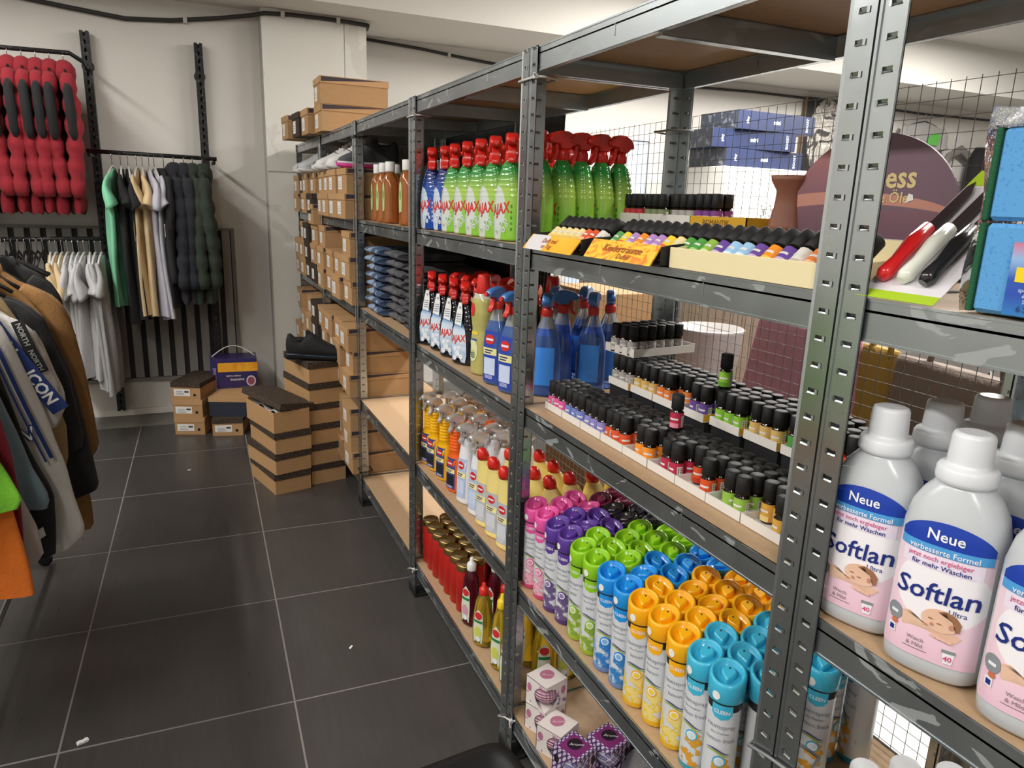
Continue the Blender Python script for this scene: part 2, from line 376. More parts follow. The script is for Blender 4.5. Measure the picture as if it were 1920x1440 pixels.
def tie(x, y, z, m, label, drop=.0, back=False):
    mb = MB(); w2, dpt = .045, .05
    pts = [(-.008, -w2, 0), (-.008, 0, -drop * .4), (-.008, w2 * .98, -drop), (.012, w2 * 1.1, -drop), (dpt, w2 * .7, -drop * .5), (dpt, -w2 * .7, 0), (.01, -w2 * 1.1, 0), (-.008, -w2, 0)]
    mb.tube(pts, .0026, 6).box(-.014, -.005, -w2 - .004, -w2 + .006, -.005, .005, 0, .001)
    e = one('cable_tie', mb.mesh('cable_tie', m), label, 'cable tie', (x, y, z), 0 if not back else math.pi, 'cable ties joining the shelf units')
    part('tail', MB().tube([(-.01, -w2, 0), (-.02, -w2 - .012, .004), (-.022, -w2 - .024, .002)], .0016, 5), m, e); return e
m_tie = mat('white_nylon', '#cfcecb', .4)
tie(0, 2 * W, 1.738, m_tie, 'white cable tie round the posts below the top beam by the green bottles')
tie(0, 3 * W, 1.742, m_tie, 'white cable tie at the top of the posts beside the amber soap bottles')
tie(0, 4 * W, 1.735, BLACK, 'black cable tie at the top of the posts beside the sneakers')
tie(0, 3 * W, .12, m_tie, 'white cable tie low on the posts beside the red candles', .04)
tie(0, 2 * W, .135, m_tie, 'white cable tie low on the posts beside the pink gift boxes', .05)
tie(0, 4 * W, .18, BLACK, 'black cable tie low on the posts beside the brown shoe boxes')
tie(D, 2 * W, 1.655, ink('#7d807c'), 'grey cable tie round the rear posts above the red trigger heads', 0, True)
tie(0, 1 * W, .73, ink('#86898a'), 'thin grey cable tie round the nearest posts beside the turquoise cans', .02)
# wire mesh behind the near units
mb = MB(); wm = mat('dull_wire', '#7c7c79', .5, metal=.5); xm = D + .012
zz = .11
while zz < 1.695:
    mb.tube([(xm + .002 * math.sin(7 * zz), y, zz + .004 * math.sin(3.1 * y + 9 * zz)) for y in [-.3 + .29 * i for i in range(11)]], .00065, 4, cap=False); zz += .0254
yy = -.3
while yy < 2.6:
    mb.tube([(xm + .0012, yy + .0015 * math.sin(5 * z), z) for z in (.11, .5, .9, 1.3, 1.69 + .004 * math.sin(3.1 * yy))], .00065, 4, cap=False); yy += .0254
o = one('wire_mesh_screen', mb.mesh('wire_mesh_screen', wm), 'thin square wire mesh screen fixed behind the nearest shelf units', 'wire mesh', (0, 0, 0))
m_tarp = mat('black_tarp', '#131313', .55, bump=(lambda c: c.noise(9, 4), .6, .02))
mb = MB()
def tarp(u, v, o):
    y = 2.46 + .10 * (1 - v) * (1 - u) + 2.1 * u; z = 1.00 + (.775 - .0 * u) * v
    return (D + .02 + o + .008 * math.sin(14 * u + 3 * v) * (1 - .5 * v), y, z)
mb.grid(lambda u, v: tarp(u, v, 0), 40, 14); mb.grid(lambda u, v: tarp(u, v, .004), 40, 14)
one('black_sheet', mb.mesh('black_sheet', m_tarp), 'black plastic sheet hung behind the red trigger bottles and amber soaps', 'sheet', (0, 0, 0))
# ================================================================== bottle toolkit
class Surf:
    """front of a lofted bottle: s = metres sideways (front is -y), z = height"""
    def __init__(s, rings): s.r = [tuple(q) + ((0, 0, 2) if len(q) < 5 else ()) for q in rings]
    def at(s, z):
        a = s.r[0]
        for b in s.r[1:]:
            if b[0] >= z:
                k = 0 if b[0] == a[0] else max(0, min(1, (z - a[0]) / (b[0] - a[0]))); return [a[i] + (b[i] - a[i]) * k for i in range(6)]
            a = b
        return list(a)
    def front(s, off=.0008):
        def f(x, z):
            q = s.at(z); k = max(-.97, min(.97, (x - q[3]) / q[1]))
            return (q[3] + k * q[1], q[4] - q[2] * (1 - abs(k) ** q[5]) ** (1 / q[5]) - off, z)
        return f
    def wrap(s, off=.0008):
        def f(x, z):
            q = s.at(z); a = x / q[1]; return ((q[1] + off) * math.sin(a), -(q[2] + off) * math.cos(a), z)
        return f
def rect(x0, x1, z0, z1, n=6): return [(x0 + (x1 - x0) * i / n, z0) for i in range(n)] + [(x1, z0 + (z1 - z0) * i / n) for i in range(n)] + [(x1 - (x1 - x0) * i / n, z1) for i in range(n)] + [(x0, z1 - (z1 - z0) * i / n) for i in range(n)]
def disc(x, z, rx, rz=None, n=18): return [(x + rx * math.cos(2 * math.pi * i / n), z + (rz or rx) * math.sin(2 * math.pi * i / n)) for i in range(n)]
def patch(mb, x0, x1, z0, z1, fn, m=0, nu=8, nv=6): return mb.grid(lambda u, v: fn(x0 + (x1 - x0) * u, z0 + (z1 - z0) * v), nu, nv, m)
def densify(rings, step=.006):
    out = []
    for a, b in zip(rings, rings[1:]):
        n = max(1, int(abs(b[0] - a[0]) / step)); out += [tuple(a[i] + (b[i] - a[i]) * k / n for i in range(len(a))) for k in range(n)]
    return out + [rings[-1]]
RED = mat('red_plastic', '#d42a22', .28, coat=.2)
def trigger(z, mh, ml, mc, w=.024, s=1.0, nozzle=None, turn=0.):
    """trigger sprayer on a neck at height z, nozzle towards -y"""
    o = lambda pts: [(y * s, z + h * s) for y, h in pts]
    head = MB().prism(o([(-.046, .040), (-.047, .050), (-.036, .059), (-.012, .066), (.008, .066), (.022, .060), (.031, .048), (.034, .036), (.022, .032), (.013, .024), (-.013, .024), (-.018, .036)]), -w / 2, w / 2, 'x', 0, .006, True)
    lev = MB().prism(o([(-.026, .038), (-.018, .036), (-.017, .018), (-.024, .000), (-.034, -.008), (-.038, -.003), (-.029, .008), (-.026, .02)]), -w * .32, w * .32, 'x', 0, .003, True)
    col = MB().lathe([(.0125 * s, z - .004 * s), (.0155 * s, z), (.0155 * s, z + .018 * s), (.013 * s, z + .026 * s)], 18)
    for i in range(18): a = i * math.pi / 9; col.box(.0155 * s * math.cos(a) - .0006, .0155 * s * math.cos(a) + .0006, .0155 * s * math.sin(a) - .0006, .0155 * s * math.sin(a) + .0006, z + .002, z + .016)
    noz = MB().loft([(0, .007 * s, .007 * s), (.008 * s, .006 * s, .006 * s)], 10)
    noz.v = [(x, -.046 * s - zz, z + .046 * s + y) for x, y, zz in noz.v]
    for q in (head, lev, noz): q.tf(Matrix.Rotation(turn, 4, 'Z'))
    return [('trigger_head', head.mesh('trigger_head', mh), [('nozzle', noz.mesh('nozzle', nozzle or mh))]), ('trigger_lever', lev.mesh('trigger_lever', ml)), ('collar', col.mesh('collar', mc))]

# ---- ribbed kitchen spray bottle
AJ = [(0, .041, .022, 0, 0, 2.6), (.004, .045, .025, 0, 0, 2.6), (.03, .0475, .0275, 0, 0, 2.5), (.075, .0485, .0285, 0, 0, 2.4), (.105, .0465, .0285, 0, 0, 2.3), (.135, .041, .027, 0, 0, 2.2), (.165, .033, .0235, 0, 0, 2), (.185, .025, .020, 0, 0, 2), (.197, .0145, .0145, 0, 0, 2), (.203, .0135, .0135, 0, 0, 2)]
def ribbed(r):
    out = []
    for q in densify(r, .0022):
        q = list(q); k = .0011 * max(0, math.sin((q[0] - .108) * 2 * math.pi / .0125)) if .108 < q[0] < .196 else 0
        q[1] += k; q[2] += k; out.append(tuple(q))
    return out
def ajax_mat(name, top, mid, low, white):
    def col(c):
        base = c.ramp(c.z / .2, [(0, low), (.32, low), (.62, mid), (.86, top), (1, top)])
        d = c.x * -1.0 - c.y * .9          # towards the printed front side
        sw = c.ell(c.x, c.z, -.020, .080, .031, .056) * (c.y < .004) * (c.z > .02)
        sw2 = c.ell(c.x, c.z, -.03, .03, .026, .05) * (c.y < .004)
        g = c.mix(sw.max(sw2), base, white)
        return g
    return mat(name, col, .16, coat=.3)
m_ajg, m_ajb = ajax_mat('green_spray_bottle', '#2c8a3c', '#a3c455', '#86c440', '#c9d1ca'), ajax_mat('blue_spray_bottle', '#0f2766', '#1a4fa8', '#1246a0', '#c3cfe0')
sf = Surf(AJ)
def ajax(bm, bub, sidecol, turn=0.):
    body = MB().loft(ribbed(AJ), 24); pr = MB(); f = sf.front(.0009)
    pr.text('AJAX', .038, (-.006, .080), f, 0, .02, .25, .16, .72)
    for x, z, r in ((-.004, .042, .008), (.006, .028, .007), (.012, .050, .006), (-.022, .022, .006), (.018, .04, .005)):
        pr.flat(disc(x, z, r), f, 1); pr.flat(disc(x, z, r * .7), sf.front(.0013), 2)
    for k in range(5): pr.flat(disc(.030, .03 + .014 * k, .0022, .0035 if k % 2 else .0045), f, 3)
    lbl = pr.mesh('print', [ink('#d02a26'), ink('#dfe5e0'), ink(bub), ink(sidecol)])
    return [('body', body.mesh('body', bm), [('print', lbl)])] + trigger(.198, RED, RED, RED, .031, 1.0, None, turn)
P_ajg, P_ajf, P_ajb = ajax(m_ajg, '#9fb3a0', '#4d7f2a'), ajax(m_ajg, '#9fb3a0', '#4d7f2a', .85), ajax(m_ajb, '#a8bcd6', '#b9cae6', .85)
# ---- dark bathroom spray with white-and-blue label
m_dk = mat('dark_translucent', '#10131d', .12, coat=.4)
dlab = mat('blue_white_label', lambda c: c.mix(c.noise(40, 4) * (c.z < .06), c.ramp(c.z / .15, [(0, '#2a86c9'), (.25, '#3d9ad6'), (.5, '#dfe8f2'), (.72, '#cfe0f2'), (.86, '#2d87cb'), (1, '#1f6bb4')]), '#eef3f8'), .3)
def darkajax():
    body = MB().loft(ribbed(AJ), 24); pr = MB(); f = sf.front(.0022)
    pr.flat([(-.030, .012), (.024, .008), (.030, .03), (.029, .07), (.024, .11), (.010, .142), (-.006, .148), (-.026, .11), (-.033, .06)], f, 0)
    pr.text('AJAX', .030, (-.001, .083), sf.front(.0028), 1, .02, .2, .1, .8)
    for x, z, r in ((-.004, .036, .010), (.010, .026, .008), (-.016, .022, .008), (.004, .055, .006), (-.014, .05, .007)): pr.flat(disc(x, z, r), sf.front(.0026), 2)
    tg = MB(); tg.flat([(-.012, .128), (.015, .122), (.016, .165), (.010, .19), (-.002, .193), (-.008, .165)], lambda x, z: (x, -.036 + (z - .12) * .12, z), 0)
    tg.flat([(-.012, .128), (.015, .122), (.016, .165), (.010, .19), (-.002, .193), (-.008, .165)], lambda x, z: (x, -.0352 + (z - .12) * .12, z), 0)
    for k in range(4): patch(tg, -.006, .012, .135 + .007 * k, .138 + .007 * k, lambda x, z: (x, -.0366 + (z - .12) * .12, z), 1, 1, 1)
    tg.flat(disc(.005, .178, .004), lambda x, z: (x, -.0366 + (z - .12) * .12, z), 1)
    return [('body', body.mesh('body', m_dk), [('label', pr.mesh('label', [dlab, ink('#d63a33'), ink('#e9eef4')]))]), ('paper_tag', tg.mesh('paper_tag', [WHITE, ink('#8d97ad')]))] + trigger(.195, RED, RED, RED, .028, .92, None, .7)
P_dk = darkajax()
# ---- generic shelf-brand front print: red badge, yellow name panel, navy block
def ja_print(surf, w, z0, z1, badge, panel, block, extra=None, x=0.):
    pr = MB(); f = surf.front(.0009); g = surf.front(.0014); h = z1 - z0
    pr.flat(rect(x - w, x + w, z0, z1), f, 0)
    pr.flat(disc(x, z1 - .17 * h, w * .66, .1 * h), g, 1); patch(pr, x - w * .5, x + w * .5, z1 - .19 * h, z1 - .15 * h, surf.front(.0018), 3, 3, 1)
    pr.flat(rect(x - w * .95, x + w * .95, z0 + .52 * h, z0 + .66 * h), g, 2)
    for k in (0, 1): patch(pr, x - w * .7, x + w * (.5 - .2 * k), z0 + (.60 - .05 * k) * h, z0 + (.625 - .05 * k) * h, surf.front(.0018), 4, 4, 1)
    pr.flat(rect(x - w * .8, x + w * .8, z0 + .12 * h, z0 + .46 * h), g, 3 if not extra else 5)
    for k in range(3): patch(pr, x - w * .6, x + w * .5, z0 + (.04 + .025 * k) * h, z0 + (.05 + .025 * k) * h, g, 3, 4, 1)
    return pr.mesh('label', [ink(block), ink('#cf2b2b'), ink(panel), ink('#dfe4ee'), ink('#27326e'), ink(extra or '#dfe4ee')])
# ---- vinegar cleaner
VI = [(0, .034, .026, 0, 0, 2.4), (.006, .037, .029, 0, 0, 2.4), (.10, .037, .029, 0, 0, 2.4), (.13, .033, .026, 0, 0, 2.3), (.18, .040, .031, 0, 0, 2.2), (.215, .038, .030, 0, 0, 2), (.235, .026, .022, 0, 0, 2), (.242, .018, .018, 0, 0, 2)]
m_vin = mat('pale_yellow_liquid', lambda c: c.mix((c.z > .222), '#d9d27f', '#e4e2cd'), .16, trans=.35)
s_vi = Surf(VI); pr = MB(); pr.flat(disc(-.012, .072, .022, .034), s_vi.front(.001), 0); pr.flat(disc(-.010, .06, .012), s_vi.front(.0015), 1); pr.flat(rect(-.03, .008, .118, .127), s_vi.front(.001), 2); pr.flat(disc(-.014, .19, .012, .02), s_vi.front(.001), 3); pr.flat(rect(-.032, .006, .10, .106), s_vi.front(.001), 4)
for k in range(3): patch(pr, -.02, -.002, .05 + .006 * k, .053 + .006 * k, s_vi.front(.002), 4, 3, 1)
P_vin = [('body', MB().loft(densify(VI), 24).mesh('body', m_vin), [('label', pr.mesh('label', [ink('#d9dcae'), ink('#b9c06a'), ink('#e4c93d'), ink('#d2332c'), ink('#2d4a8e')]))]),
         ('cap', MB().lathe([(.022, .236), (.023, .240), (.0185, .285), (.016, .290)], 20).mesh('cap', RED))]
# ---- blue window cleaner
BL = [(0, .036, .026, 0, 0, 2.4), (.006, .040, .029, 0, 0, 2.5), (.11, .040, .029, 0, 0, 2.5), (.15, .034, .026, 0, 0, 2.3), (.185, .022, .02, 0, 0, 2), (.205, .0145, .0145, 0, 0, 2), (.214, .0135, .0135, 0, 0, 2)]
m_bl = mat('blue_liquid', lambda c: c.mix((c.z > .178), '#6c9cff', '#e2e8ee'), .08, trans=.7)
BH, RT = mat('blue_trigger', '#3f7fc6', .3, trans=.2), mat('red_trigger', '#d43a30', .3)
s_bl = Surf(BL)
P_bl = [('body', MB().loft(densify(BL), 24).mesh('body', m_bl), [('label', ja_print(s_bl, .026, .012, .15, 0, '#e8e3a0', '#2b45a8', '#c9d6f0'))])] + trigger(.208, BH, RT, RT, .024, .92, RT)
s_blb = MB(); patch(s_blb, -.026, .026, .03, .13, lambda x, z: (-s_bl.front(.0009)(x, z)[0], -s_bl.front(.0009)(x, z)[1], z), 0)
P_bl[0][2].append(('rear_label', s_blb.mesh('rear_label', ink('#3f8ff0'))))
# ---- spray cleaners with concertina neck
def neck_spray(col, name):
    r = [(0, .030, .020, 0, 0, 2.8), (.005, .034, .023, 0, 0, 2.8), (.10, .034, .023, 0, 0, 2.6), (.125, .027, .02, 0, 0, 2.4), (.14, .019, .018, 0, 0, 2)]
    z = .14; 
    for k in range(7): r += [(z + .003, .021, .020, 0, 0, 2), (z + .0075, .021, .020, 0, 0, 2), (z + .0095, .0175, .017, 0, 0, 2)]; z += .0105
    r += [(.22, .014, .014, 0, 0, 2)]; m = mat(name, col, .3)
    s = Surf(r); return [('body', MB().loft(r[:4] and densify(r[:5], .01) + r[5:], 22).mesh('body', m), [('label', ja_print(s, .023, .012, .118, 0, '#efe6a0', '#3c4a86', '#20242c'))])]
m_clear = mat('clear_plastic', '#f2f2ef', .22, trans=.72)
P_ys = neck_spray('#efb40f', 'yellow_spray_plastic') + trigger(.212, m_clear, m_clear, m_clear, .022, .82)
P_os = neck_spray('#f0641c', 'orange_spray_plastic') + trigger(.212, m_clear, m_clear, m_clear, .022, .82)
WS = [(0, .032, .022, 0, 0, 2.6), (.005, .035, .025, 0, 0, 2.6), (.09, .034, .024, 0, 0, 2.5), (.16, .026, .021, 0, 0, 2.2), (.205, .018, .017, 0, 0, 2), (.215, .014, .014, 0, 0, 2)]
P_ws = [('body', MB().loft(densify(WS), 22).mesh('body', mat('white_spray_plastic', '#e3e5ea', .32)), [('label', ja_print(Surf(WS), .022, .02, .15, 0, '#efe6a0', '#aebfe0', '#c6d5ee'))])] + trigger(.208, m_clear, m_clear, m_clear, .022, .85)
# ---- yellow toilet cleaner with bent neck
WC = [(0, .032, .022, 0, 0, 2.8), (.005, .035, .025, 0, 0, 2.8), (.12, .034, .024, 0, 0, 2.6), (.165, .034, .0245, 0, -.001, 2.4), (.184, .030, .023, 0, -.004, 2.1), (.202, .020, .019, 0, -.010, 2), (.214, .016, .016, 0, -.016, 2)]
P_wc = [('body', MB().loft(densify(WC), 22).mesh('body', mat('pale_yellow_plastic', '#f0dd8c', .35)), [('label', ja_print(Surf(WC), .023, .018, .138, 0, '#efe6a0', '#b8bcc6', '#cfd3dc'))]),
        ('cap', MB().loft([(.210, .018, .018, 0, -.015, 2), (.222, .0185, .0185, 0, -.0175, 2), (.234, .016, .016, 0, -.020, 2), (.243, .009, .009, 0, -.0215, 2), (.245, .004, .004, 0, -.022, 2)], 18).mesh('cap', RED))]
# ---- amber soap refill
AM = [(0, .038, .026, 0, 0, 2.6), (.006, .042, .029, 0, 0, 2.6), (.14, .042, .029, 0, 0, 2.6), (.175, .034, .026, 0, 0, 2.3), (.19, .018, .018, 0, 0, 2), (.20, .016, .016, 0, 0, 2)]
pr = MB(); pr.flat([(-.012, .045), (.012, .05), (.015, .1), (.009, .15), (.0, .162), (-.011, .15), (-.016, .1)], Surf(AM).front(.001), 0); pr.flat(disc(0, .11, .009, .018), Surf(AM).front(.0015), 1)
P_am = [('body', MB().loft(densify(AM, .012), 22).mesh('body', mat('amber_soap', '#dd8a4a', .1, trans=.62)), [('label', pr.mesh('label', [ink('#b7c98a'), ink('#7fa84e')]))]),
        ('cap', MB().lathe([(.019, .20), (.0195, .205), (.0195, .236), (.018, .239)], 20).mesh('cap', WHITE))]
# ---- grave candle
m_red = mat('red_candle_film', '#bb241d', .3, trans=.12); m_gold = mat('gold_lid', '#a98f57', .28, metal=.9)
P_ca = [('body', MB().lathe([(.027, 0), (.029, .004), (.029, .150), (.027, .154)], 24).mesh('body', m_red)),
        ('lid', MB().lathe([(.0295, .148), (.0305, .151), (.0305, .166), (.028, .1715), (.025, .1700), (.010, .1705), (.006, .169)], 24).mesh('lid', m_gold),
         [('vent_hole', MB().tube([(.0302, 0, .158), (.0312, 0, .158)], .0035, 8).tube([(-.0302, 0, .158), (-.0312, 0, .158)], .0035, 8).mesh('vent_hole', BLACK))])]
# ---- dish soap
DS = [(0, .030, .022, 0, 0, 2.2), (.006, .034, .025, 0, 0, 2.2), (.06, .035, .026, 0, 0, 2.2), (.10, .031, .024, 0, 0, 2.2), (.14, .027, .022, 0, 0, 2), (.165, .016, .016, 0, 0, 2), (.172, .0125, .0125, 0, 0, 2)]
def dish(name, col, capm, leaf, big=1.0):
    s = Surf([(q[0] * big,) + q[1:] for q in DS]); pr = MB(); f = s.front(.001); g = s.front(.0015); B = big
    pr.flat([(-.016, .014 * B), (.016, .014 * B), (.019, .06 * B), (.015, .11 * B), (0, .125 * B), (-.015, .11 * B), (-.019, .06 * B)], f, 0)
    pr.flat(disc(0, .105 * B, .014, .012), g, 1); pr.flat(rect(-.016, .016, .082 * B, .09 * B), g, 2); pr.flat(disc(0, .05 * B, .013, .02), g, 3); pr.flat(disc(.002, .028 * B, .009), s.front(.002), 4)
    m = mat(name, col, .08, trans=.82)
    return [('body', MB().loft(densify([(q[0] * B,) + q[1:] for q in DS], .01), 22).mesh('body', m), [('label', pr.mesh('label', [ink('#d8dfc9'), ink('#cf2f36'), ink('#2d7a4a'), ink(leaf), ink('#eef0f3')]))]),
            ('cap', MB().lathe([(.0145, .168 * B), (.015, .172 * B), (.015, .188 * B), (.011, .192 * B), (.0065, .196 * B), (.006, .206 * B), (.003, .208 * B)], 16).mesh('cap', capm))]
P_dy = dish('yellow_dish_soap', '#f3d840', RED, '#cfd85a'); P_dyy = dish('yellow_dish_soap', '#f3d840', mat('yellow_cap', '#eed02a', .3), '#cfd85a', 1.15)
P_dr = dish('cherry_dish_soap', '#8a1a3a', WHITE, '#d7a0b4', 1.12)
# ---- aerosol air freshener
CR = .0268
CAN = [(0, CR - .002, CR - .002), (.003, CR, CR), (.180, CR, CR), (.186, CR - .003, CR - .003), (.190, CR - .006, CR - .006)]
def can(name, cap, base, art, art2, txt):
    def col(c):
        r2 = c.ell(c.x, c.z, .004, .045, .022, .04) * (c.y < 0)
        n = c.noise(55, 4)
        lo = c.mix(c.ramp(c.z / .18, [(0, (1, 1, 1, 1)), (.30, (1, 1, 1, 1)), (.46, (0, 0, 0, 1)), (1, (0, 0, 0, 1))]).m('MULTIPLY', 1) * (n > .46), '#dcdfe4', art)
        lo = c.mix(r2 * (n > .52), lo, art2)
        lo = c.mix(c.z < .012, lo, base)
        return c.mix(c.z > .166, lo, '#2a2a2c')
    m = mat('can_' + name, col, .25, metal=.15); cm = mat('cap_' + name, cap, .25, coat=.3)
    body = MB().lathe([(r[1], r[0]) for r in densify(CAN, .02)], 24)
    s = Surf(CAN); f, g = s.wrap(.0006), s.wrap(.0011); pr = MB()
    pr.flat(rect(-.016, .016, .147, .168, 4)[:13] + [(.010, .143), (-.010, .143)] if False else [(-.017, .178), (-.017, .171), (-.017, .161), (-.011, .154), (0, .151), (.011, .154), (.017, .161), (.017, .171), (.017, .178), (.012, .178), (.006, .178), (0, .178), (-.006, .178), (-.012, .178)], f, 0)
    pr.text('CLEEN', .0088, (0, .166), g, 1, .02)
    pr.text('raumspray', .0115, (.001, .139), f, 2); pr.text(txt[0], .0065, (0, .127), f, 2); pr.text(txt[1], .0105, (.001, .114), f, 2)
    for k, (c_, dz) in enumerate((('a', 0), ('b', -.004))):
        n = 10; pr.add([f(-.022 + .044 * i / n, .092 + dz + .004 * math.sin(i / n * 5) + .002 * t * math.sin(math.pi * i / n)) for i in range(n + 1) for t in (-1, 1)], [(2 * i, 2 * i + 2, 2 * i + 3, 2 * i + 1) for i in range(n)], 3 + k)
    pr.flat(disc(.004, .074, .0105), f, 0); pr.flat(disc(.004, .074, .008), g, 1); pr.flat(disc(.004, .074, .0055), s.wrap(.0015), 6)
    capb = MB(); z0 = .1815; R0 = .0297; rings = [(R0 - .001, z0), (R0, z0 + .002), (R0, z0 + .038), (R0 - .0012, z0 + .0415), (R0 - .004, z0 + .043), (R0 - .0065, z0 + .041), (R0 - .0078, z0 + .031), (.002, z0 + .029)]
    def slope(p, t):
        k = max(0, (p[2] - z0 - .014) / .024); return (p[0], p[1], p[2] + .30 * p[1] * min(1, k))
    capb.lathe(rings, 28, fn=slope)
    tear = [(.0125 * math.sin(a) * (1 if math.cos(a) > 0 else (1 - .55 * abs(math.cos(a)))), .004 + .0125 * math.cos(a) * (1 if math.cos(a) > 0 else 1.35)) for a in [2 * math.pi * i / 20 for i in range(20)]]
    btn = MB().prism(tear[::-1], z0 + .024, z0 + .0405, 'z', 0, .003, True)
    btn.v = [(x, y, z + .30 * y) for x, y, z in btn.v]
    dot = MB().lathe([(.0016, z0 + .040), (.0016, z0 + .0416), (.0008, z0 + .0418)], 8, cy=.009); dot.v = [(x, y, z + .30 * y) for x, y, z in dot.v]
    st = MB(); st.flat(disc(-.012, z0 + .013, .0068, .0075), Surf([(0, R0, R0), (1, R0, R0)]).wrap(.0006))
    return [('can_body', body.mesh('can_body', m), [('label_print', pr.mesh('label_print', [ink(cap), ink('#e6e9ee'), ink('#7d8592'), ink('#5a4f86'), ink('#8fae45'), ink('#2a2a2c'), ink(art)]))]),
            ('cap', capb.mesh('cap', cm), [('button', btn.mesh('button', cm)), ('nozzle_dot', dot.mesh('nozzle_dot', ink('#2f3a44'))), ('price_sticker', st.mesh('price_sticker', WHITE))])]
P_can = {'pink': can('pink', '#e0559f', '#d94b80', '#e58aa8', '#f0b8c8', ('deo fresher', 'rose')), 'purple': can('purple', '#5b3a96', '#5a3c8a', '#8d7aa6', '#6f5f8c', ('deo fresher', 'lavendel')),
         'green': can('green', '#8cc61f', '#a6c83a', '#b9cf6a', '#8fae45', ('deo fresher', 'apfel')), 'blue': can('blue', '#1f8fe0', '#6f96d8', '#7fb2e4', '#3f86d0', ('deo fresher', 'ocean')),
         'yellow': can('yellow', '#f3ae14', '#f0c22a', '#f2cf3c', '#f6e08a', ('deo fresher', 'lemon')), 'turquoise': can('turquoise', '#3fb2d4', '#35a3c9', '#cfdfe6', '#e0a23c', ('deo fresher', 'cotton fresh')),
         'wine': can('wine', '#7a2a48', '#7a2a48', '#a87088', '#8c5068', ('deo fresher', 'berry')), 'black': can('black', '#26222c', '#26222c', '#6a6472', '#4a4452', ('deo fresher', 'black'))}
# ---- softener
SO = [(0, .043, .030, 0, 0, 2.8), (.006, .050, .036, 0, 0, 2.8), (.03, .0525, .038, 0, 0, 2.7), (.14, .052, .038, 0, 0, 2.6), (.175, .0515, .0375, 0, 0, 2.5), (.198, .047, .035, 0, 0, 2.3), (.214, .0385, .031, 0, 0, 2.1), (.224, .030, .027, 0, 0, 2), (.227, .027, .026, 0, 0, 2)]
s_so = Surf(SO); f1, f2, f3, f4, f5 = (s_so.front(.0008 + .0005 * k) for k in range(5))
m_softlab = mat('pink_label', lambda c: c.mix(c.ell(c.x, c.z, .004, .108, .046, .042), c.ramp(c.z / .2, [(0, '#e9bdd2'), (.3, '#f0cede'), (.6, '#f2dbe6'), (1, '#eccddd')]), '#f4f1f6'), .32)
m_babyskin = mat('printed_skin', lambda c: c.mix(c.noise(60, 2), '#e2b79c', '#ecc9b2'), .35)
pr = MB()
edge = [(-.044, .026), (-.02, .0235), (.02, .0235), (.044, .026), (.0475, .06), (.0475, .11), (.045, .15), (.040, .170), (.024, .184), (.0, .189), (-.02, .187), (-.040, .176), (-.0455, .14), (-.0475, .1), (-.0475, .06)]
pr.grid(lambda u, v: f1(-.0475 + .095 * u, .024 + .136 * v), 16, 12, 0)
arc = [(-.0445 + .089 * i / 14) for i in range(15)]
top = lambda x: .162 + .026 * (1 - (x / .047) ** 2) ** .5 if abs(x) < .047 else .162
pr.grid(lambda u, v: f2(-.0455 + .091 * u, .158 + (top(-.0455 + .091 * u) - .158) * v), 20, 6, 1)
pr.grid(lambda u, v: f3(-.0455 + .091 * u, .151 + .010 * v), 20, 2, 2)
pr.text('Neue', .017, (0, .1735), s_so.front(.0022), 4, .015); pr.text('verbesserte Formel', .0088, (0, .1555), s_so.front(.0027), 4, .01)
pr.text('jetzt noch ergiebiger', .0078, (-.002, .1455), f3, 5, .005); pr.text('für mehr Wäschen', .0078, (0, .1375), f3, 6, .01); patch(pr, -.04, .04, .133, .150, f2, 7, 8, 1)
pr.text('Softlan', .031, (0, .1075), f3, 6, .012, .12, .04); pr.text('Ultra', .0085, (.024, .0905), f3, 6, .0)
body = [(-.028, .058), (.026, .055), (.032, .063), (.022, .068), (-.01, .069), (-.022, .077), (-.030, .074)]
pr.flat(body, f3, 8); pr.flat(disc(.010, .077, .0195, .0135, 20), f4, 8)
pr.flat([(.006, .087), (.014, .0905), (.024, .087), (.030, .079), (.029, .070), (.0255, .069), (.024, .078), (.016, .085)], f5, 9)
for x, z, w_, h_, k in ((.000, .0775, .0026, .0007, 9), (.009, .074, .0026, .0007, 9), (.002, .071, .0018, .0022, 10), (-.004, .0685, .0024, .0012, 10), (.021, .074, .0022, .0032, 10)): pr.flat(disc(x, z, w_, h_, 10), s_so.front(.0034), k)
for k in range(4): pr.flat(disc(.006 + .005 * k, .0585 - .0008 * k, .0034, .0022, 10), s_so.front(.0034), 8)
pr.flat(disc(-.038, .068, .0085, .0105), f3, 11); patch(pr, -.042, -.034, .066, .0695, f4, 4, 3, 1); pr.flat(rect(-.0425, -.0345, .042, .052, 2), f3, 4); pr.flat(rect(-.041, -.036, .044, .050, 2), f4, 6); pr.flat(disc(-.0365, .056, .0035), f4, 12)
pr.text('Weich', .0068, (-.012, .046), f3, 13); pr.text('& Mild', .0068, (-.012, .039), f3, 13); patch(pr, -.024, .002, .0335, .0342, f3, 13, 4, 1)
pr.flat([(.016, .046), (.029, .046), (.027, .029), (.0185, .029)], f3, 4); patch(pr, .016, .029, .042, .046, f4, 11, 3, 1); pr.text('40', .0085, (.0225, .0355), f4, 5, .02)
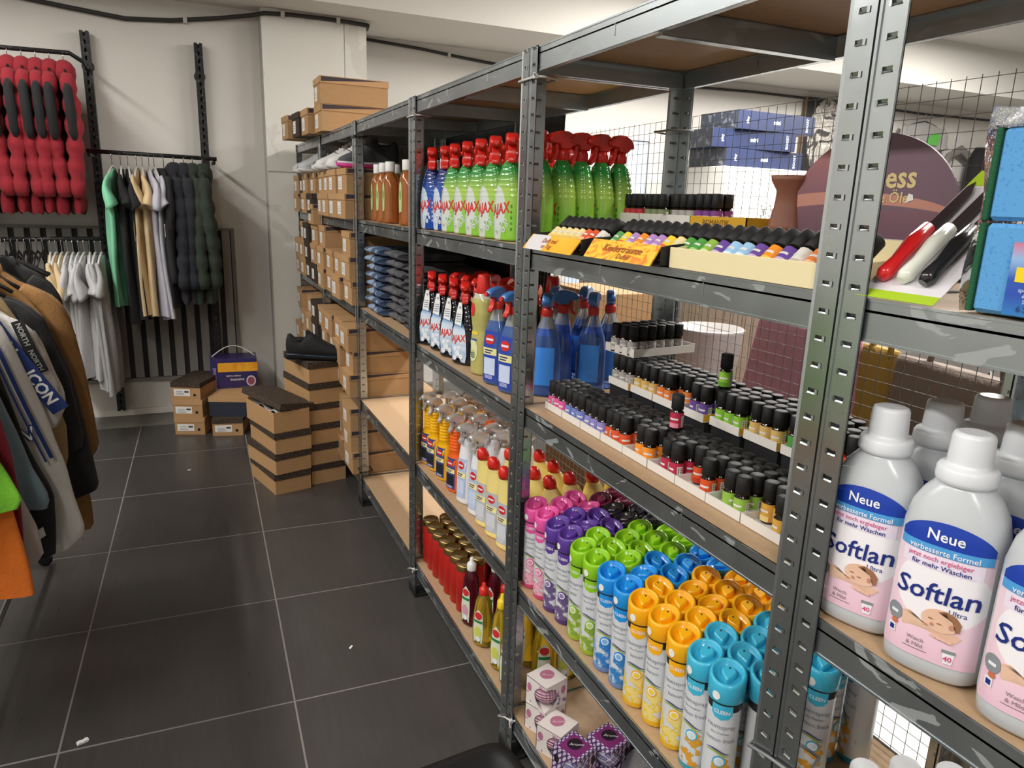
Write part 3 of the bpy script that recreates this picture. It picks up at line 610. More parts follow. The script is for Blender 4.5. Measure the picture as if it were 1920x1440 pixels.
P_so = [('body', MB().loft(densify(SO, .01), 32).mesh('body', mat('pearl_plastic', '#d2d7dc', .22, trans=.15)), [('label_print', pr.mesh('label_print', [m_softlab, ink('#1c3fa8'), ink('#4f9fdc'), WHITE, ink('#eef1f6'), ink('#d64f86'), ink('#1d2f7e'), ink('#e9dff0'), m_babyskin, ink('#9c6f52'), ink('#c98a76'), ink('#8a8f96'), ink('#c8734f'), ink('#8c7f88')]))]),
        ('cap', MB().lathe([(.026, .226), (.030, .229), (.031, .233), (.0305, .243), (.028, .247), (.022, .248), (.0225, .252), (.021, .280), (.0195, .2835), (.016, .285)], 28).mesh('cap', mat('cap_milky', '#dfe3e8', .3)))]
bars = MB()
for k in range(14): bars.box(.0515, .0530, -.012, .012, .036 + .003 * k, .036 + .003 * k + (.0009 if k % 3 else .0018))
P_so[0][2].append(('barcode', bars.mesh('barcode', ink('#232a4a'))))
# ---- plain bottle with white screw cap
P_wb = [('body', MB().lathe([(.024, 0), (.028, .005), (.028, .10), (.026, .118), (.021, .132), (.019, .139)], 22).mesh('body', mat('milky_bottle', '#b9bec2', .25, trans=.15))), ('cap', MB().lathe([(.022, .138), (.0225, .142), (.021, .168), (.018, .172)], 22).mesh('cap', _M['cap_milky']))]
# ---- small oil bottle
m_amb = mat('amber_glass', '#1f120b', .1, coat=.3); m_cap = mat('ribbed_black_cap', '#161617', .62)
oil_body = MB().lathe([(.0115, 0), (.0125, .0015), (.0125, .031), (.0112, .035), (.0085, .038), (.0085, .041)], 14).mesh('body', m_amb)
cb = MB().lathe([(.0108, .0385), (.0118, .0395), (.0118, .0660), (.0110, .0670), (.004, .0670)], 16)
oil_cap = cb.mesh('cap', m_cap)
def oil(name, hexs):
    pr = MB(); s = Surf([(0, .0125, .0125), (1, .0125, .0125)]); f, g = s.wrap(.0004), s.wrap(.0007)
    pr.grid(lambda u, v: f((u - .5) * .070, .004 + .029 * v), 12, 2, 0); patch(pr, -.009, .009, .004, .013, g, 1, 4, 1); patch(pr, -.008, .008, .019, .0225, g, 2, 4, 1); patch(pr, .014, .024, .006, .027, g, 2, 2, 1)
    for k in range(5): patch(pr, .0155, .0225, .0085 + .0035 * k, .0105 + .0035 * k, s.wrap(.001), 3, 1, 1)
    return [('body', oil_body, [('label', pr.mesh('label', [ink(hexs[0]), ink(hexs[1]), ink('#dcdcd8'), ink('#3a3a3a')]))]), ('cap', oil_cap)]
OILC = {'pink': ('#d95a98', '#e8e2dc'), 'blue': ('#6f7fc4', '#3a5cae'), 'lavender': ('#8d86c8', '#5f6cb8'), 'orange red': ('#d8552f', '#e8a07a'), 'orange': ('#f0932b', '#f6c24a'), 'crimson': ('#b52a48', '#e08aa0'), 'tomato red': ('#d8512a', '#c23a20'), 'lime green': ('#8fb84a', '#cfe0a0'), 'honey yellow': ('#d9a647', '#f0d78c'),
        'grey': ('#a8a3a0', '#d6d3cf'), 'peach': ('#e8823c', '#f2c7a0'), 'violet': ('#6a4a9c', '#c4b0d8'), 'bright green': ('#8cc63c', '#5f9e2c'), 'straw': ('#d9b56a', '#efe0b0'), 'leaf green': ('#4f9a44', '#9ccb78'), 'sky blue': ('#6fb2e0', '#dfeaf2'), 'cream': ('#efdca0', '#e8c766'), 'scarlet': ('#b8323a', '#e9d8d4'), 'moss': ('#7f8a66', '#d8d4b8'), 'lilac': ('#b48acb', '#dcc6e8'), 'coral': ('#e0603c', '#f0c090'), 'purple': ('#7a3f8a', '#d9c2e0'), 'pale blue': ('#9cc8ea', '#dcecf6'), 'green': ('#5aa05a', '#b8d89a'), 'yellow': ('#f0d23c', '#e8643c'), 'white': ('#e2dfd8', '#b9b4ac')}
P_oil = {k: oil(k, v) for k, v in OILC.items()}
# ================================================================== stock on the units
AZ = -math.pi / 2                                     # front towards the aisle
def jit(a=.12): return random.uniform(-a, a)
# ---- bay B, second board: blue and green kitchen sprays
zB2 = 1.3802
for i, (x, y) in enumerate(((.05, 2.668), (.062, 2.570))):
    place('spray_bottle', P_ajb, ['blue spray bottle with red trigger head beside the amber soap bottles', 'second blue spray bottle with red trigger, half behind the first green one'][i], 'spray bottle', (x, y, zB2), AZ + .4 + jit(.06), 'red-topped spray bottles on the second board')
names = ['farthest green spray bottle with red trigger in the front row, next to the blue ones', 'second green spray bottle in the front row, counted from the blue ones', 'third green spray bottle in the front row, counted from the blue ones', 'fourth green spray bottle in the front row, large red trigger head in view',
         'green spray bottle half hidden behind the post left of the oil trays', 'green spray bottle just right of the post, front panel and recycling marks in view', 'green spray bottle between post and oil trays, fourth from the right end', 'green spray bottle standing third from the right end behind the oil trays', 'green spray bottle second from the right end of the row behind the oil trays']
pos = [(.055, 2.462), (.055, 2.35), (.053, 2.24), (.05, 2.128), (.05, 2.02), (.075, 1.905), (.128, 1.892), (.181, 1.895), (.234, 1.89)]
for i, (x, y) in enumerate(pos):
    place('spray_bottle', P_ajf if i < 6 else P_ajg, names[i], 'spray bottle', (x, y, zB2), AZ + (.40 if i < 5 else .14) + jit(.05), 'red-topped spray bottles on the second board')
place('spray_bottle', P_ajg, 'green spray bottle deepest in the right-hand row, red trigger in profile before the mesh', 'spray bottle', (.287, 1.888, zB2), AZ + .1, 'red-topped spray bottles on the second board')
k = 0
for x in (.165, .26):
    for y in (2.10, 2.22, 2.34, 2.46, 2.58):
        place('spray_bottle', P_ajg, 'green spray bottle in the %s row, %s from the near post' % ('middle' if x < .2 else 'rear', ordinal(k % 5)), 'spray bottle', (x, y, zB2), AZ + jit(.3), 'hidden green spray bottles'); k += 1
# ---- bay C, second board: amber soaps
for i, (x, y) in enumerate(((.075, 3.52), (.13, 3.43), (.06, 3.36), (.055, 3.235), (.12, 3.15), (.065, 3.02), (.06, 2.86), (.14, 2.80), (.15, 2.95))):
    place('soap_bottle', P_am, ['amber soap refill bottle farthest along its board, by the post', 'amber soap bottle standing back, second from the far post', 'amber soap bottle, third from the far post', 'amber soap bottle with bright green label in the middle of its row', 'amber soap bottle set back right of the middle one', 'amber soap bottle second from the near post', 'amber soap bottle closest to the near post',
                                'amber soap bottle set back, directly behind the nearest one', 'amber soap bottle set back, in the gap before the near post'][i], 'soap bottle', (x, y, zB2), AZ + .2 + jit(.2), 'amber soap bottles')
# ---- bay B, third board
z3 = .9852
for i, (x, y) in enumerate(((.05, 2.668), (.055, 2.565), (.055, 2.458), (.055, 2.345))):
    place('spray_bottle', P_dk, ['farthest dark spray bottle with red trigger, beside the folded jeans', 'second dark spray bottle with white tag, counted from the jeans', 'third dark spray bottle with white tag, counted from the jeans', 'nearest dark spray bottle with white tag, beside the yellow vinegar cleaner'][i], 'spray bottle', (x, y, z3), AZ + .55 + jit(.1), 'dark spray bottles with paper tags')
for k, y in enumerate((2.65, 2.55, 2.44, 2.33, 2.22)):
    for x in (.14, .23): place('spray_bottle', P_dk, 'dark untagged spray bottle in the %s row, %s from the far post' % ('middle' if x < .2 else 'rear', ordinal(k)), 'spray bottle', (x, y + jit(.02), z3), AZ + jit(.4), 'rear dark spray bottles')
place('vinegar_bottle', P_vin, 'pale yellow vinegar cleaner bottle with tall red cap beside the dark sprays', 'bottle', (.058, 2.205, z3), AZ + .35)
for i, (x, y) in enumerate(((.15, 2.14), (.24, 2.13))): place('vinegar_bottle', P_vin, ['yellow vinegar cleaner with red cap behind the two blue sprays', 'rear yellow vinegar cleaner with red cap, deepest on its board'][i], 'bottle', (x, y, z3), AZ)
for i, (x, y, a) in enumerate(((.052, 2.085, .4), (.055, 1.985, .35), (.128, 1.935, 4.1), (.20, 1.985, 2.9), (.265, 1.935, 4.0), (.335, 1.965, 4.2), (.22, 2.07, 4.0), (.31, 2.06, 3.9))):
    place('spray_bottle', P_bl, ['blue window spray in the front row beside the yellow vinegar cleaner', 'blue window spray in the front row, partly behind the double post', 'blue window spray just right of the double post, plain blue back label', 'blue window spray second from the post, bluish empty middle', 'blue window spray third from the post, broad pale-blue back label', 'blue window spray farthest right, before the grey oil tray', 'blue window spray in the rear, behind the second one from the post', 'blue window spray in the rear, behind the rightmost one'][i],
          'spray bottle', (x, y, z3), AZ + a, 'blue window sprays')
# ---- bay B, fourth board
z4 = .5402
for i, (p, x, y, l) in enumerate(((P_ys, .05, 2.682, 'yellow spray cleaner partly behind the far post'), (P_ys, .05, 2.615, 'yellow spray cleaner with black-framed label, first in the row after the post'), (P_ys, .052, 2.515, 'yellow spray cleaner beside the orange one'), (P_os, .052, 2.405, 'orange spray cleaner with ribbed neck between the yellow and white ones'),
                                  (P_ws, .053, 2.305, 'white spray cleaner beside the orange one'), (P_ws, .055, 2.205, 'white spray cleaner beside the yellow toilet cleaners'))):
    place('spray_bottle', p, l, 'spray bottle', (x, y, z4), AZ + .3, 'clear-topped spray cleaners')
for i, y in enumerate((2.68, 2.58, 2.48, 2.38, 2.28, 2.18)):
    for x in (.13, .205): place('spray_bottle', (P_ys, P_ys, P_os, P_ws, P_ws, P_ws)[i], ('yellow', 'yellow', 'orange', 'white', 'white', 'white')[i] + ' spray cleaner with clear trigger, %s row, %s from the far post' % ('middle' if x < .2 else 'rear', ordinal(i)), 'spray bottle', (x, y + jit(.01), z4), AZ + jit(.3), 'rear clear-topped sprays')
wc = [(.05, 2.125, 'pale yellow toilet cleaner with red cap beside the white sprays'), (.05, 2.045, 'pale yellow toilet cleaner with red cap, second in the front row'), (.05, 1.965, 'nearest pale yellow toilet cleaner with red cap in the front row'), (.125, 2.10, 'pale yellow toilet cleaner in the second row, far one'), (.125, 2.02, 'pale yellow toilet cleaner in the second row, middle one'), (.125, 1.94, 'pale yellow toilet cleaner in the second row, by the double post'),
      (.055, 1.885, 'pale yellow toilet cleaner hidden by the double post'), (.135, 1.865, 'pale yellow toilet cleaner right of the double post, behind the pink cans'), (.20, 1.875, 'pale yellow toilet cleaner second right of the double post'), (.265, 1.87, 'pale yellow toilet cleaner third right of the double post, in shade'), (.33, 1.87, 'pale yellow toilet cleaner deepest right of the double post'), (.20, 2.06, 'pale yellow toilet cleaner in the rear row, far one'), (.20, 1.97, 'pale yellow toilet cleaner in the rear row, near one')]
for x, y, l in wc: place('toilet_cleaner', P_wc, l, 'bottle', (x, y, z4), AZ + .35 + jit(.08), 'pale yellow toilet cleaners')
# ---- bay B, bottom board
z5 = .1452
for c in range(3):
    for i in range(7):
        y = 2.320 + i * .0612 + (.028 if c == 1 and i < 6 else 0); x = .058 + c * .064
        place('grave_candle', P_ca, 'red grave candle with gold lid, %s from the near end of its %s row' % (ordinal(i), ('front', 'middle', 'back')[c]), 'candle', (x + jit(.003), y, z5), random.random() * 6, 'red grave candles')
for p, x, y, l, a in ((P_dr, .05, 2.235, 'cherry red dish soap with white cap beside the red candles', .4), (P_dr, .12, 2.20, 'cherry red dish soap with white cap in the second row', .3), (P_dr, .19, 2.22, 'cherry red dish soap deepest on the bottom board', .3), (P_dy, .045, 2.115, 'yellow dish soap with red cap in front of the cherry red one', .5),
                      (P_dy, .11, 2.10, 'yellow dish soap with red cap set back behind the front one', .3), (P_dyy, .05, 1.985, 'yellow dish soap with yellow cap, near the double post', .4), (P_dyy, .045, 1.905, 'yellow dish soap half hidden by the double post', .4), (P_dyy, .13, 1.98, 'yellow dish soap in the second row by the double post', .3),
                      (P_dyy, .13, 1.87, 'yellow dish soap just right of the double post behind the pink gift boxes', 1.2), (P_dyy, .20, 1.88, 'yellow dish soap second right of the double post', 1.2), (P_dyy, .27, 1.86, 'yellow dish soap third right of the double post', 1.2), (P_dyy, .33, 1.89, 'yellow dish soap deepest right of the double post', 1.2), (P_dyy, .24, 1.97, 'yellow dish soap in the rear middle of the bottom board', .2)):
    place('dish_soap', p, l, 'bottle', (x, y, z5), AZ + a, 'dish soap bottles')
# ---- bay A, fourth board: aerosols
zA4 = .5252; cols = ['pink'] * 2 + ['purple'] * 2 + ['green'] * 3 + ['blue'] * 2 + ['yellow'] * 3 + ['turquoise'] * 2
order = {}; idx = 0
for r in range(6):
    for i in range(13):
        y = 1.783 - .0605 * i - (.030 if r % 2 else 0); x = .042 + .0565 * r
        if y < 1.02: continue
        t = y
        c = 'pink' if t > 1.70 else 'purple' if t > 1.60 else 'green' if t > 1.44 else 'blue' if t > 1.33 else 'yellow' if t > 1.16 else 'turquoise'
        if r >= 3: c = {'pink': 'wine', 'purple': 'black', 'green': 'green', 'blue': 'blue', 'yellow': 'yellow', 'turquoise': 'turquoise'}[c]
        n = order.get((c, r), 0); order[(c, r)] = n + 1
        place('aerosol_can', P_can[c], '%s-capped air freshener can, row %s from the aisle, %s %s one in it' % (c, ('one', 'two', 'three', 'four', 'five', 'six')[r], ordinal(n), c), 'aerosol can', (x + jit(.003), y + jit(.003), zA4), AZ + .45 + jit(.25 if r == 0 else 1.2), 'air freshener cans')
# ---- bay A, third board: trays of oil bottles
m_card = mat('white_card', '#dcd8d2', .7)
def tray_mesh(w_, d_, h_, tan=False, t=.0016):
    mb = MB().box(0, d_, 0, w_, 0, t); mb.box(0, t, 0, w_, t, h_); mb.box(d_ - t, d_, 0, w_, t, h_); mb.box(t, d_ - t, 0, t, t, h_ * .92, 1 if tan else 0); mb.box(t, d_ - t, w_ - t, w_, t, h_ * .92)
    return mb.mesh('card_tray', [m_card, ink('#d8a52a')])
tr = tray_mesh(.083, .118, .0165); trB = tray_mesh(.083, .125, .0165, True)
zA3 = 1.0002; PIT = .0845
fr = [('pink', 1.767), ('blue', 1.680), ('lavender', 1.594), ('orange red', 1.508), ('orange', 1.423), ('crimson', 1.336), ('tomato red', 1.251), ('lime green', 1.166), ('honey yellow', 1.080)]
def fill(x0, y0, z, col, where, rows, colsn=3, skip=(), pit=.0268, dx=.011, grp=None):
    for a in range(rows):
        for b in range(colsn):
            if (a, b) in skip: continue
            place('oil_bottle', P_oil[col], '%s-label oil bottle %s, %s row, %s' % (col, where, ordinal(a), ('near side', 'middle', 'far side')[b]), 'oil bottle', (x0 + dx + .0045 + pit * a + jit(.0012), y0 + .0145 + pit * b + jit(.001), z + .0017), AZ + .5 + jit(.9), grp or ('%s oil bottles %s' % (col, where)))
for i, (col, y1) in enumerate(fr):
    y0 = y1 - .0835
    one('card_tray', tr, 'white card tray of %s-labelled oil bottles, front row, third board' % col, 'tray', (.047, y0, zA3), 0, 'front row of card trays')
    sk = {4: [(0, 2)], 5: [(0, 2)], 6: [(0, 2), (0, 1)], 7: [(0, 2)], 8: [(0, 2), (0, 1)]}.get(i, [])
    fill(.047, y0, zA3, col, 'in the front tray', 4 if i > 1 else 3, 3, sk)
lo = [('violet', 1.665), ('peach', 1.58), ('sky blue', 1.15), ('orange', 1.236), ('cream', 1.065)]
for col, y1 in lo:
    fill(.205, y1 - .0835, zA3 - .0015, col, 'standing low behind the front trays', 1, 3)
bk = [('grey', 1.700, .178), ('straw', 1.612, .182), ('peach', 1.525, .182), ('violet', 1.438, .182), ('bright green', 1.345, .190), ('straw', 1.255, .195), ('leaf green', 1.165, .198), ('tomato red', 1.075, .2)]
riser = MB().box(0, .20, 0, .083, 0, .0015).box(.03, .20, 0, .083, 0, .0688).mesh('riser_carton', mat('black_card', '#17171a', .7))
for i, (col, y1, x0) in enumerate(bk):
    y0 = y1 - .0835; where = 'in the raised rear tray' if i != 5 else 'in the sixth raised tray'
    one('riser_carton', riser, 'black carton under the raised rear tray, %s from the blue sprays' % ordinal(i), 'carton', (x0 - .025, y0, zA3 + .0004), 0, 'black cartons under the rear trays')
    one('card_tray', trB, 'raised rear card tray, %s from the blue sprays, %s-labelled bottles' % (ordinal(i), col), 'tray', (x0, y0, zA3 + .0698), 0, 'rear row of card trays')
    fill(x0, y0, zA3 + .0700, col, where, 4, 3, [(0, 2)] if i == 3 else [(0, 0)] if i == 2 else [])
# grey-labelled tray stacked on top at the far end
tg_ = tray_mesh(.105, .19, .02)
e = one('card_tray', tg_, 'light grey card tray of grey oil bottles stacked crosswise beside the blue sprays', 'tray', (.205, 1.642, zA3 + .1385), .12)
for a in range(6):
    for b in range(3):
        place('oil_bottle', P_oil['grey'], 'grey-label oil bottle in the crosswise top tray, %s from aisle, %s' % (ordinal(a), ('near side', 'middle', 'far side')[b]), 'oil bottle', (.215 + .027 * a - .004 * b + jit(.002), 1.662 + .03 * b + .003 * a + jit(.002), zA3 + .1402), AZ + .6 + jit(.9), 'oil bottles in the crosswise tray')
place('oil_bottle', P_oil['bright green'], 'single green-labelled oil bottle standing on the rear black caps', 'oil bottle', (.225, 1.352, zA3 + .1385), AZ + .5)
place('oil_bottle', P_oil['crimson'], 'single red-labelled oil bottle standing on the front black caps', 'oil bottle', (.112, 1.345, zA3 + .0685), AZ + .5)
# ---- bay A, second board: tilted oil display trays
zA2 = 1.3802
def disp(name, y0, y1, h_, front, base, label, tw=.20, xf=-.004):
    mb = MB(); n = y1 - y0; t = .002
    mb.box(0, tw, 0, n, 0, t); mb.prism([(0, 0), (tw, 0), (tw, .05), (.02, h_ + .004), (0, h_)], 0, t, 'y', 0); mb.prism([(0, 0), (tw, 0), (tw, .05), (.02, h_ + .004), (0, h_)], n - t, n, 'y', 0)
    mb.prism([(.006, .002), (tw, .002), (tw, .03), (.12, .012)], t, n - t, 'y', 0)
    mb.box(tw - t, tw, 0, n, 0, .06)
    return tag(link(name, mb.mesh(name, base), None, (xf, y0, zA2)), label, 'display tray', 'oil display trays'), n
m_creamcard = mat('cream_card', '#e6d8ad', .6); m_blk = mat('black_display_card', '#1b1a1c', .5)
gaud = mat('painted_yellow_front', lambda c: c.ramp(c.noise(26, 5, (1, 1, 1.6), 2.4), [(0, '#c83a20'), (.40, '#e8862a'), (.47, '#f2b42c'), (.56, '#f5cd3a'), (.66, '#f0b83a'), (1, '#7fa0d8')]), .45)
yel = mat('yellow_front', lambda c: c.mix(c.ell(c.y, c.z, .17, .018, .045, .03), c.ramp(c.noise(12, 3), [(0, '#e0921f'), (.5, '#f0b52c'), (1, '#f6d060')]), '#d9d6da'), .45)
d, n = disp('display_tray', 1.50, 1.722, .03, None, m_blk, 'black-edged display tray with plain yellow front beside the green sprays', xf=-.028)
# sloping fronts
def front(d, n, m, x0, x1, z1, y0=.0, txt=None):
    mb = MB(); mb.prism([(x0, .001), (x1, z1), (x1 + .003, z1), (x0 + .003, .001)], y0, n, 'y', 0)
    o = part('front_panel', mb, m, d); nx = (z1 - .001) / (x1 - x0)
    def f(a, b): k = b; return (x0 + (x1 - x0) * k - .0012, n - a, .001 + (z1 - .001) * k + .0006)
    if txt:
        tb = MB()
        for t_, s_, yy, kk, in txt:
            vs, fs, wd = text2d(t_, .01, .2)
            tb.add([f(yy + (x - wd / 2) * s_, kk + (y - .35) * s_ / .045) for x, y in vs], fs)
        part('lettering', tb, ink('#a5501c'), o)
    return o
front(d, n - .004, yel, -.022, .002, .031, .004, [('Duft mal', .018, .10, .66), ('an Tag', .016, .10, .3)])
d, n = disp('display_tray', 1.263, 1.492, .032, None, m_blk, 'black-edged display tray with colourful painted front in the middle of the oil display', xf=-.012)
front(d, n - .006, gaud, -.018, .003, .034, .006, [('Kinderträume', .022, .115, .62), ('Duftöl', .016, .13, .25)])
d, n = disp('display_tray', .915, 1.258, .03, None, m_creamcard, 'long cream card display tray at the near end of the oil display', xf=.004)
part('front_panel', MB().box(-.003, 0, 0, n, 0, .033, 0, .0008), m_creamcard, d)
seqs = [['cream'] * 5 + ['coral', 'orange', 'white', 'green', 'yellow', 'lilac'], [], []]
row1 = ['cream', 'cream', 'cream', 'cream', 'cream', 'coral', 'orange red', 'white', 'green', 'yellow', 'lilac', 'orange', 'lilac', 'lilac', 'yellow', 'cream', 'leaf green', 'leaf green', 'lime green', 'violet', 'pale blue', 'pale blue', 'violet', 'orange', 'violet', 'white', 'peach', 'moss', 'sky blue']
tilt = R(48)
def tilted(x, y, z, col, label, grp, sc=1.1):
    # body lies back, cap towards the rear and up
    e = place('oil_bottle', P_oil[col], label, 'oil bottle', (x, y, z), 0, grp, None, sc)
    e.rotation_euler = (Matrix.Rotation(tilt, 4, 'Y') @ Matrix.Rotation(AZ, 4, 'Z')).to_euler(); return e
for i, col in enumerate(row1):
    y = 1.700 - .0272 * i
    tilted(.028 if i > 7 else .006, y, zA2 + .014, col, 'tilted oil bottle with %s label, display front row, %s' % (col, 'yellow-fronted tray, %s from far end' % ordinal(i) if i < 8 else 'painted tray, %s from far end' % ordinal(i - 8) if i < 15 else 'cream tray, %s from far end' % ordinal(i - 15)), 'front row of tilted oil bottles')
for r in range(1):
    for i in range(26):
        tilted(.072 + .045 * r + (0 if i > 7 else -.012), 1.69 - .0285 * i, zA2 + .009 + .0125 * r, ('white', 'moss', 'grey')[r], 'black-capped oil bottle in the second display row, %s from far end' % ordinal(i), 'rear rows of tilted oil bottles, %s' % ordinal(r + 1), 1.08)
# raised trays behind
rb = mat('kraft_black_box', '#1d1b1a', .7)
one('riser_carton', MB().box(0, .1, 0, .47, 0, .056, 0, .002).mesh('riser_carton', rb), 'long black carton under the raised rear trays on the second board', 'carton', (.262, 1.392, zA2), 0)
rt = tray_mesh(.083, .08, .024)
for k, (y0, col) in enumerate(((1.765, 'scarlet'), (1.677, 'moss'), (1.57, 'grey'))):
    one('card_tray', rt, 'small white card tray with %s-labelled oil bottles behind the display' % col, 'tray', (.27, y0 - .003, zA2 + .0565), 0, 'small trays behind the display')
    for a in range(2):
        for b in range(3): place('oil_bottle', P_oil[col], '%s-labelled oil bottle in the small tray behind the display, %s row, %s' % (col, ordinal(a), ('near side', 'middle', 'far side')[b]), 'oil bottle', (.286 + .026 * a, y0 + .012 + .0255 * b, zA2 + .0582), AZ + .6 + jit(.7), '%s bottles behind the display' % col, None, 1.0)
e = one('card_tray', MB().box(0, .08, 0, .175, 0, .002).box(0, .002, 0, .175, 0, .024).box(0, .08, 0, .002, 0, .024).box(0, .08, .173, .175, 0, .024).box(.078, .08, 0, .175, 0, .024).mesh('card_tray', ink('#d3a32c')), 'mustard card tray lettered ROMANTIK behind the oil display', 'tray', (.27, 1.392, zA2 + .0565))
tb = MB().text('ROMANTIK', .016, (0, 0), lambda a, b: (-.0008, .09 - a, .0125 + b), 0, .0); part('lettering', tb, ink('#8a5f1c'), e)
for a in range(2):
    for b in range(3): place('oil_bottle', P_oil['purple'], 'purple-labelled oil bottle in the mustard tray, %s row, %s' % (ordinal(a), ('near side', 'middle', 'far side')[b]), 'oil bottle', (.285 + .026 * a, 1.50 + .0255 * b, zA2 + .0588), AZ + .6 + jit(.7), 'purple oil bottles in the mustard tray', None, 1.0)
# wooden burner vase and round sign
m_vase = mat('terracotta_wood', lambda c: c.mix(c.noise(20, 4, (1, 1, .15)), '#7a4a38', '#96604a'), .5)
e = one('oil_burner', MB().loft([(0, .034, .034, 0, 0, 4), (.012, .032, .032, 0, 0, 4), (.05, .026, .026, 0, 0, 3.5), (.075, .024, .024, 0, 0, 3.5), (.094, .034, .034, 0, 0, 4), (.104, .036, .036, 0, 0, 4)], 20).mesh('oil_burner', m_vase), 'small terracotta waisted oil burner beside the purple round sign', 'oil burner', (.335, 1.352, zA2 + .0565), .5)
part('bowl', MB().lathe([(.030, .1042), (.024, .1048), (.012, .1043), (.004, .104)], 16), ink('#5a3529'), e)
one('riser_carton', MB().box(0, .1, 0, .37, 0, .056, 0, .002).mesh('riser_carton', rb), 'black carton carrying the round sign and the burner', 'carton', (.285, 1.006, zA2), 0)
m_sign = mat('dusk_print', lambda c: c.mix(c.ell(c.y, c.z, .05, .02, .24, .055) * (c.ell(c.y, c.z, .02, .0, .26, .055) * -1 + 1), c.mix(((c.y * 1.2 + c.z * -.4 + c.noise(6, 4) * .05) < -.02) * (c.z > .045), c.ramp(c.z / .2, [(0, '#6c4e5b'), (.3, '#7f5a66'), (.6, '#9a666b'), (1, '#b87b73')]), '#735a68'), '#c28878'), .5)
e = tag(link('round_sign', None, None, (.325, 1.172, zA2 + .0565)), 'dark purple round card sign reading Wellness ätherische Öle above the oils', 'sign')
poly = [(.165 * math.cos(a), .04 + .128 * math.sin(a)) for a in [math.pi * 1.1 - math.pi * 1.2 * i / 40 for i in range(41)]]
part('card', MB().prism(poly, 0, .004, 'x'), m_sign, e)
tb = MB(); ff = lambda a, b: (-.0008, -a, b)
tb.text('Wellness', .048, (.004, .098), ff, 0, .02, .0, 0, .95); tb.text('ätherische Öle', .024, (.008, .066), ff, 0, .012, .0); part('lettering', tb, ink('#d9c48c'), e)
part('lettering', MB().text('aroma', .02, (.0, .13), ff, 0, 0, .1), ink('#4a2f38'), e)
part('torn_spot', MB().flat([(.075, .058), (.088, .062), (.086, .07), (.078, .072)], lambda a, b: (-.001, -a, b)), WHITE, e)
# ---- bay Z: softener, knives, sponges
zz3 = .9652
for i, (x, y, l) in enumerate(((.052, .855, 'pink-labelled fabric softener bottle partly behind the near posts'), (.048, .748, 'pink-labelled fabric softener bottle in the middle of the front row, whole label in view'), (.05, .635, 'pink-labelled fabric softener bottle cut off by the right edge, front row'),
                               (.145, .852, 'fabric softener bottle in the second row behind the one by the posts'), (.14, .748, 'fabric softener bottle in the second row behind the middle one'), (.14, .635, 'fabric softener bottle in the second row at the right edge'),
                               (.235, .850, 'shaded fabric softener bottle in the third row by the posts'), (.235, .738, 'shaded fabric softener bottle in the third row, middle'), (.325, .800, 'shaded fabric softener bottle deepest on its board'))):
    place('softener_bottle', P_so, l, 'bottle', (x, y, zz3), AZ + .33 + jit(.04), 'fabric softener bottles')
for i, (x, y, l) in enumerate(((.075, .868, 'white-capped bottle nearest the aisle on the lower board of the near unit'), (.14, .868, 'white-capped bottle second from the aisle on the lower board'), (.202, .850, 'white-capped bottle third from the aisle on the lower board'), (.255, .815, 'grey-shaded white-capped bottle fourth from the aisle on the lower board'), (.165, .795, 'white-capped bottle at the bottom edge, left of centre in its cluster'), (.312, .80, 'shaded white-capped bottle deepest on the lower board'))):
    place('capped_bottle', P_wb, l, 'bottle', (x, y, .5202), .3, 'white-capped bottles on the lower board')
# knives on a card
e = tag(link('knife_card', None, None, (-.002, .884, 1.3815)), 'white and lime blister card of red, white and black paring knives', 'knife set')
Mk = Matrix.Rotation(-R(50.0), 4, 'Y')    # card u (0..L along slope) -> x,z ; width along -y
def kp(u, v, h): # u along slope, v across, h off the card
    a = R(39); return (u * math.cos(a) - h * math.sin(a), -v, u * math.sin(a) + h * math.cos(a))
mb = MB(); Lk, Wk = .235, .098
def slab(mb, u0, u1, v0, v1, h0, h1, m=0): mb.add([kp(u, v, h) for h in (h0, h1) for v in (v0, v1) for u in (u0, u1)], [(0, 2, 3, 1), (4, 5, 7, 6), (0, 1, 5, 4), (2, 6, 7, 3), (0, 4, 6, 2), (1, 3, 7, 5)], m)
slab(mb, 0, Lk, 0, Wk, 0, .0012, 0); slab(mb, .0, .013, .0, Wk, .0012, .0018, 1); slab(mb, Lk - .03, Lk, 0, Wk, .0012, .0018, 1); part('card', mb, [mat('blister_white', '#dfdce2', .25), ink('#a9c92f')], e)
for k, (c_, nm) in enumerate((('#d11f24', 'red'), ('#e3e6da', 'white'), ('#1b1c20', 'black'))):
    v0 = .018 + .027 * k; m = mat('knife_handle_' + nm, c_, .22, coat=.3); h = MB()
    pts = [kp(.024, v0, .009), kp(.032, v0 + .001, .010), (kp(.055, v0, .010)), kp(.085, v0 - .002, .011), kp(.115, v0 - .002, .010)]
    h.tube(pts, .0075, 12, 0, True, lambda i: (.0055, .0095, .0078, .0095, .0080)[i]); ko = part('knife_handle', h, m, e, nm + ' plastic knife handle')
    bl = MB(); bl.add([kp(.115, v0 - .010, .006), kp(.115, v0 + .006, .006), kp(.185, v0 + .004, .006), kp(.205, v0 - .004, .006), kp(.195, v0 - .009, .006)] + [kp(.115, v0 - .010, .008), kp(.115, v0 + .006, .008), kp(.185, v0 + .004, .008), kp(.205, v0 - .004, .008), kp(.195, v0 - .009, .008)], [(0, 1, 2, 3, 4), (9, 8, 7, 6, 5)] + [(i, (i + 1) % 5, 5 + (i + 1) % 5, 5 + i) for i in range(5)])
    part('blade', bl, ink('#3a3236', .3), e)
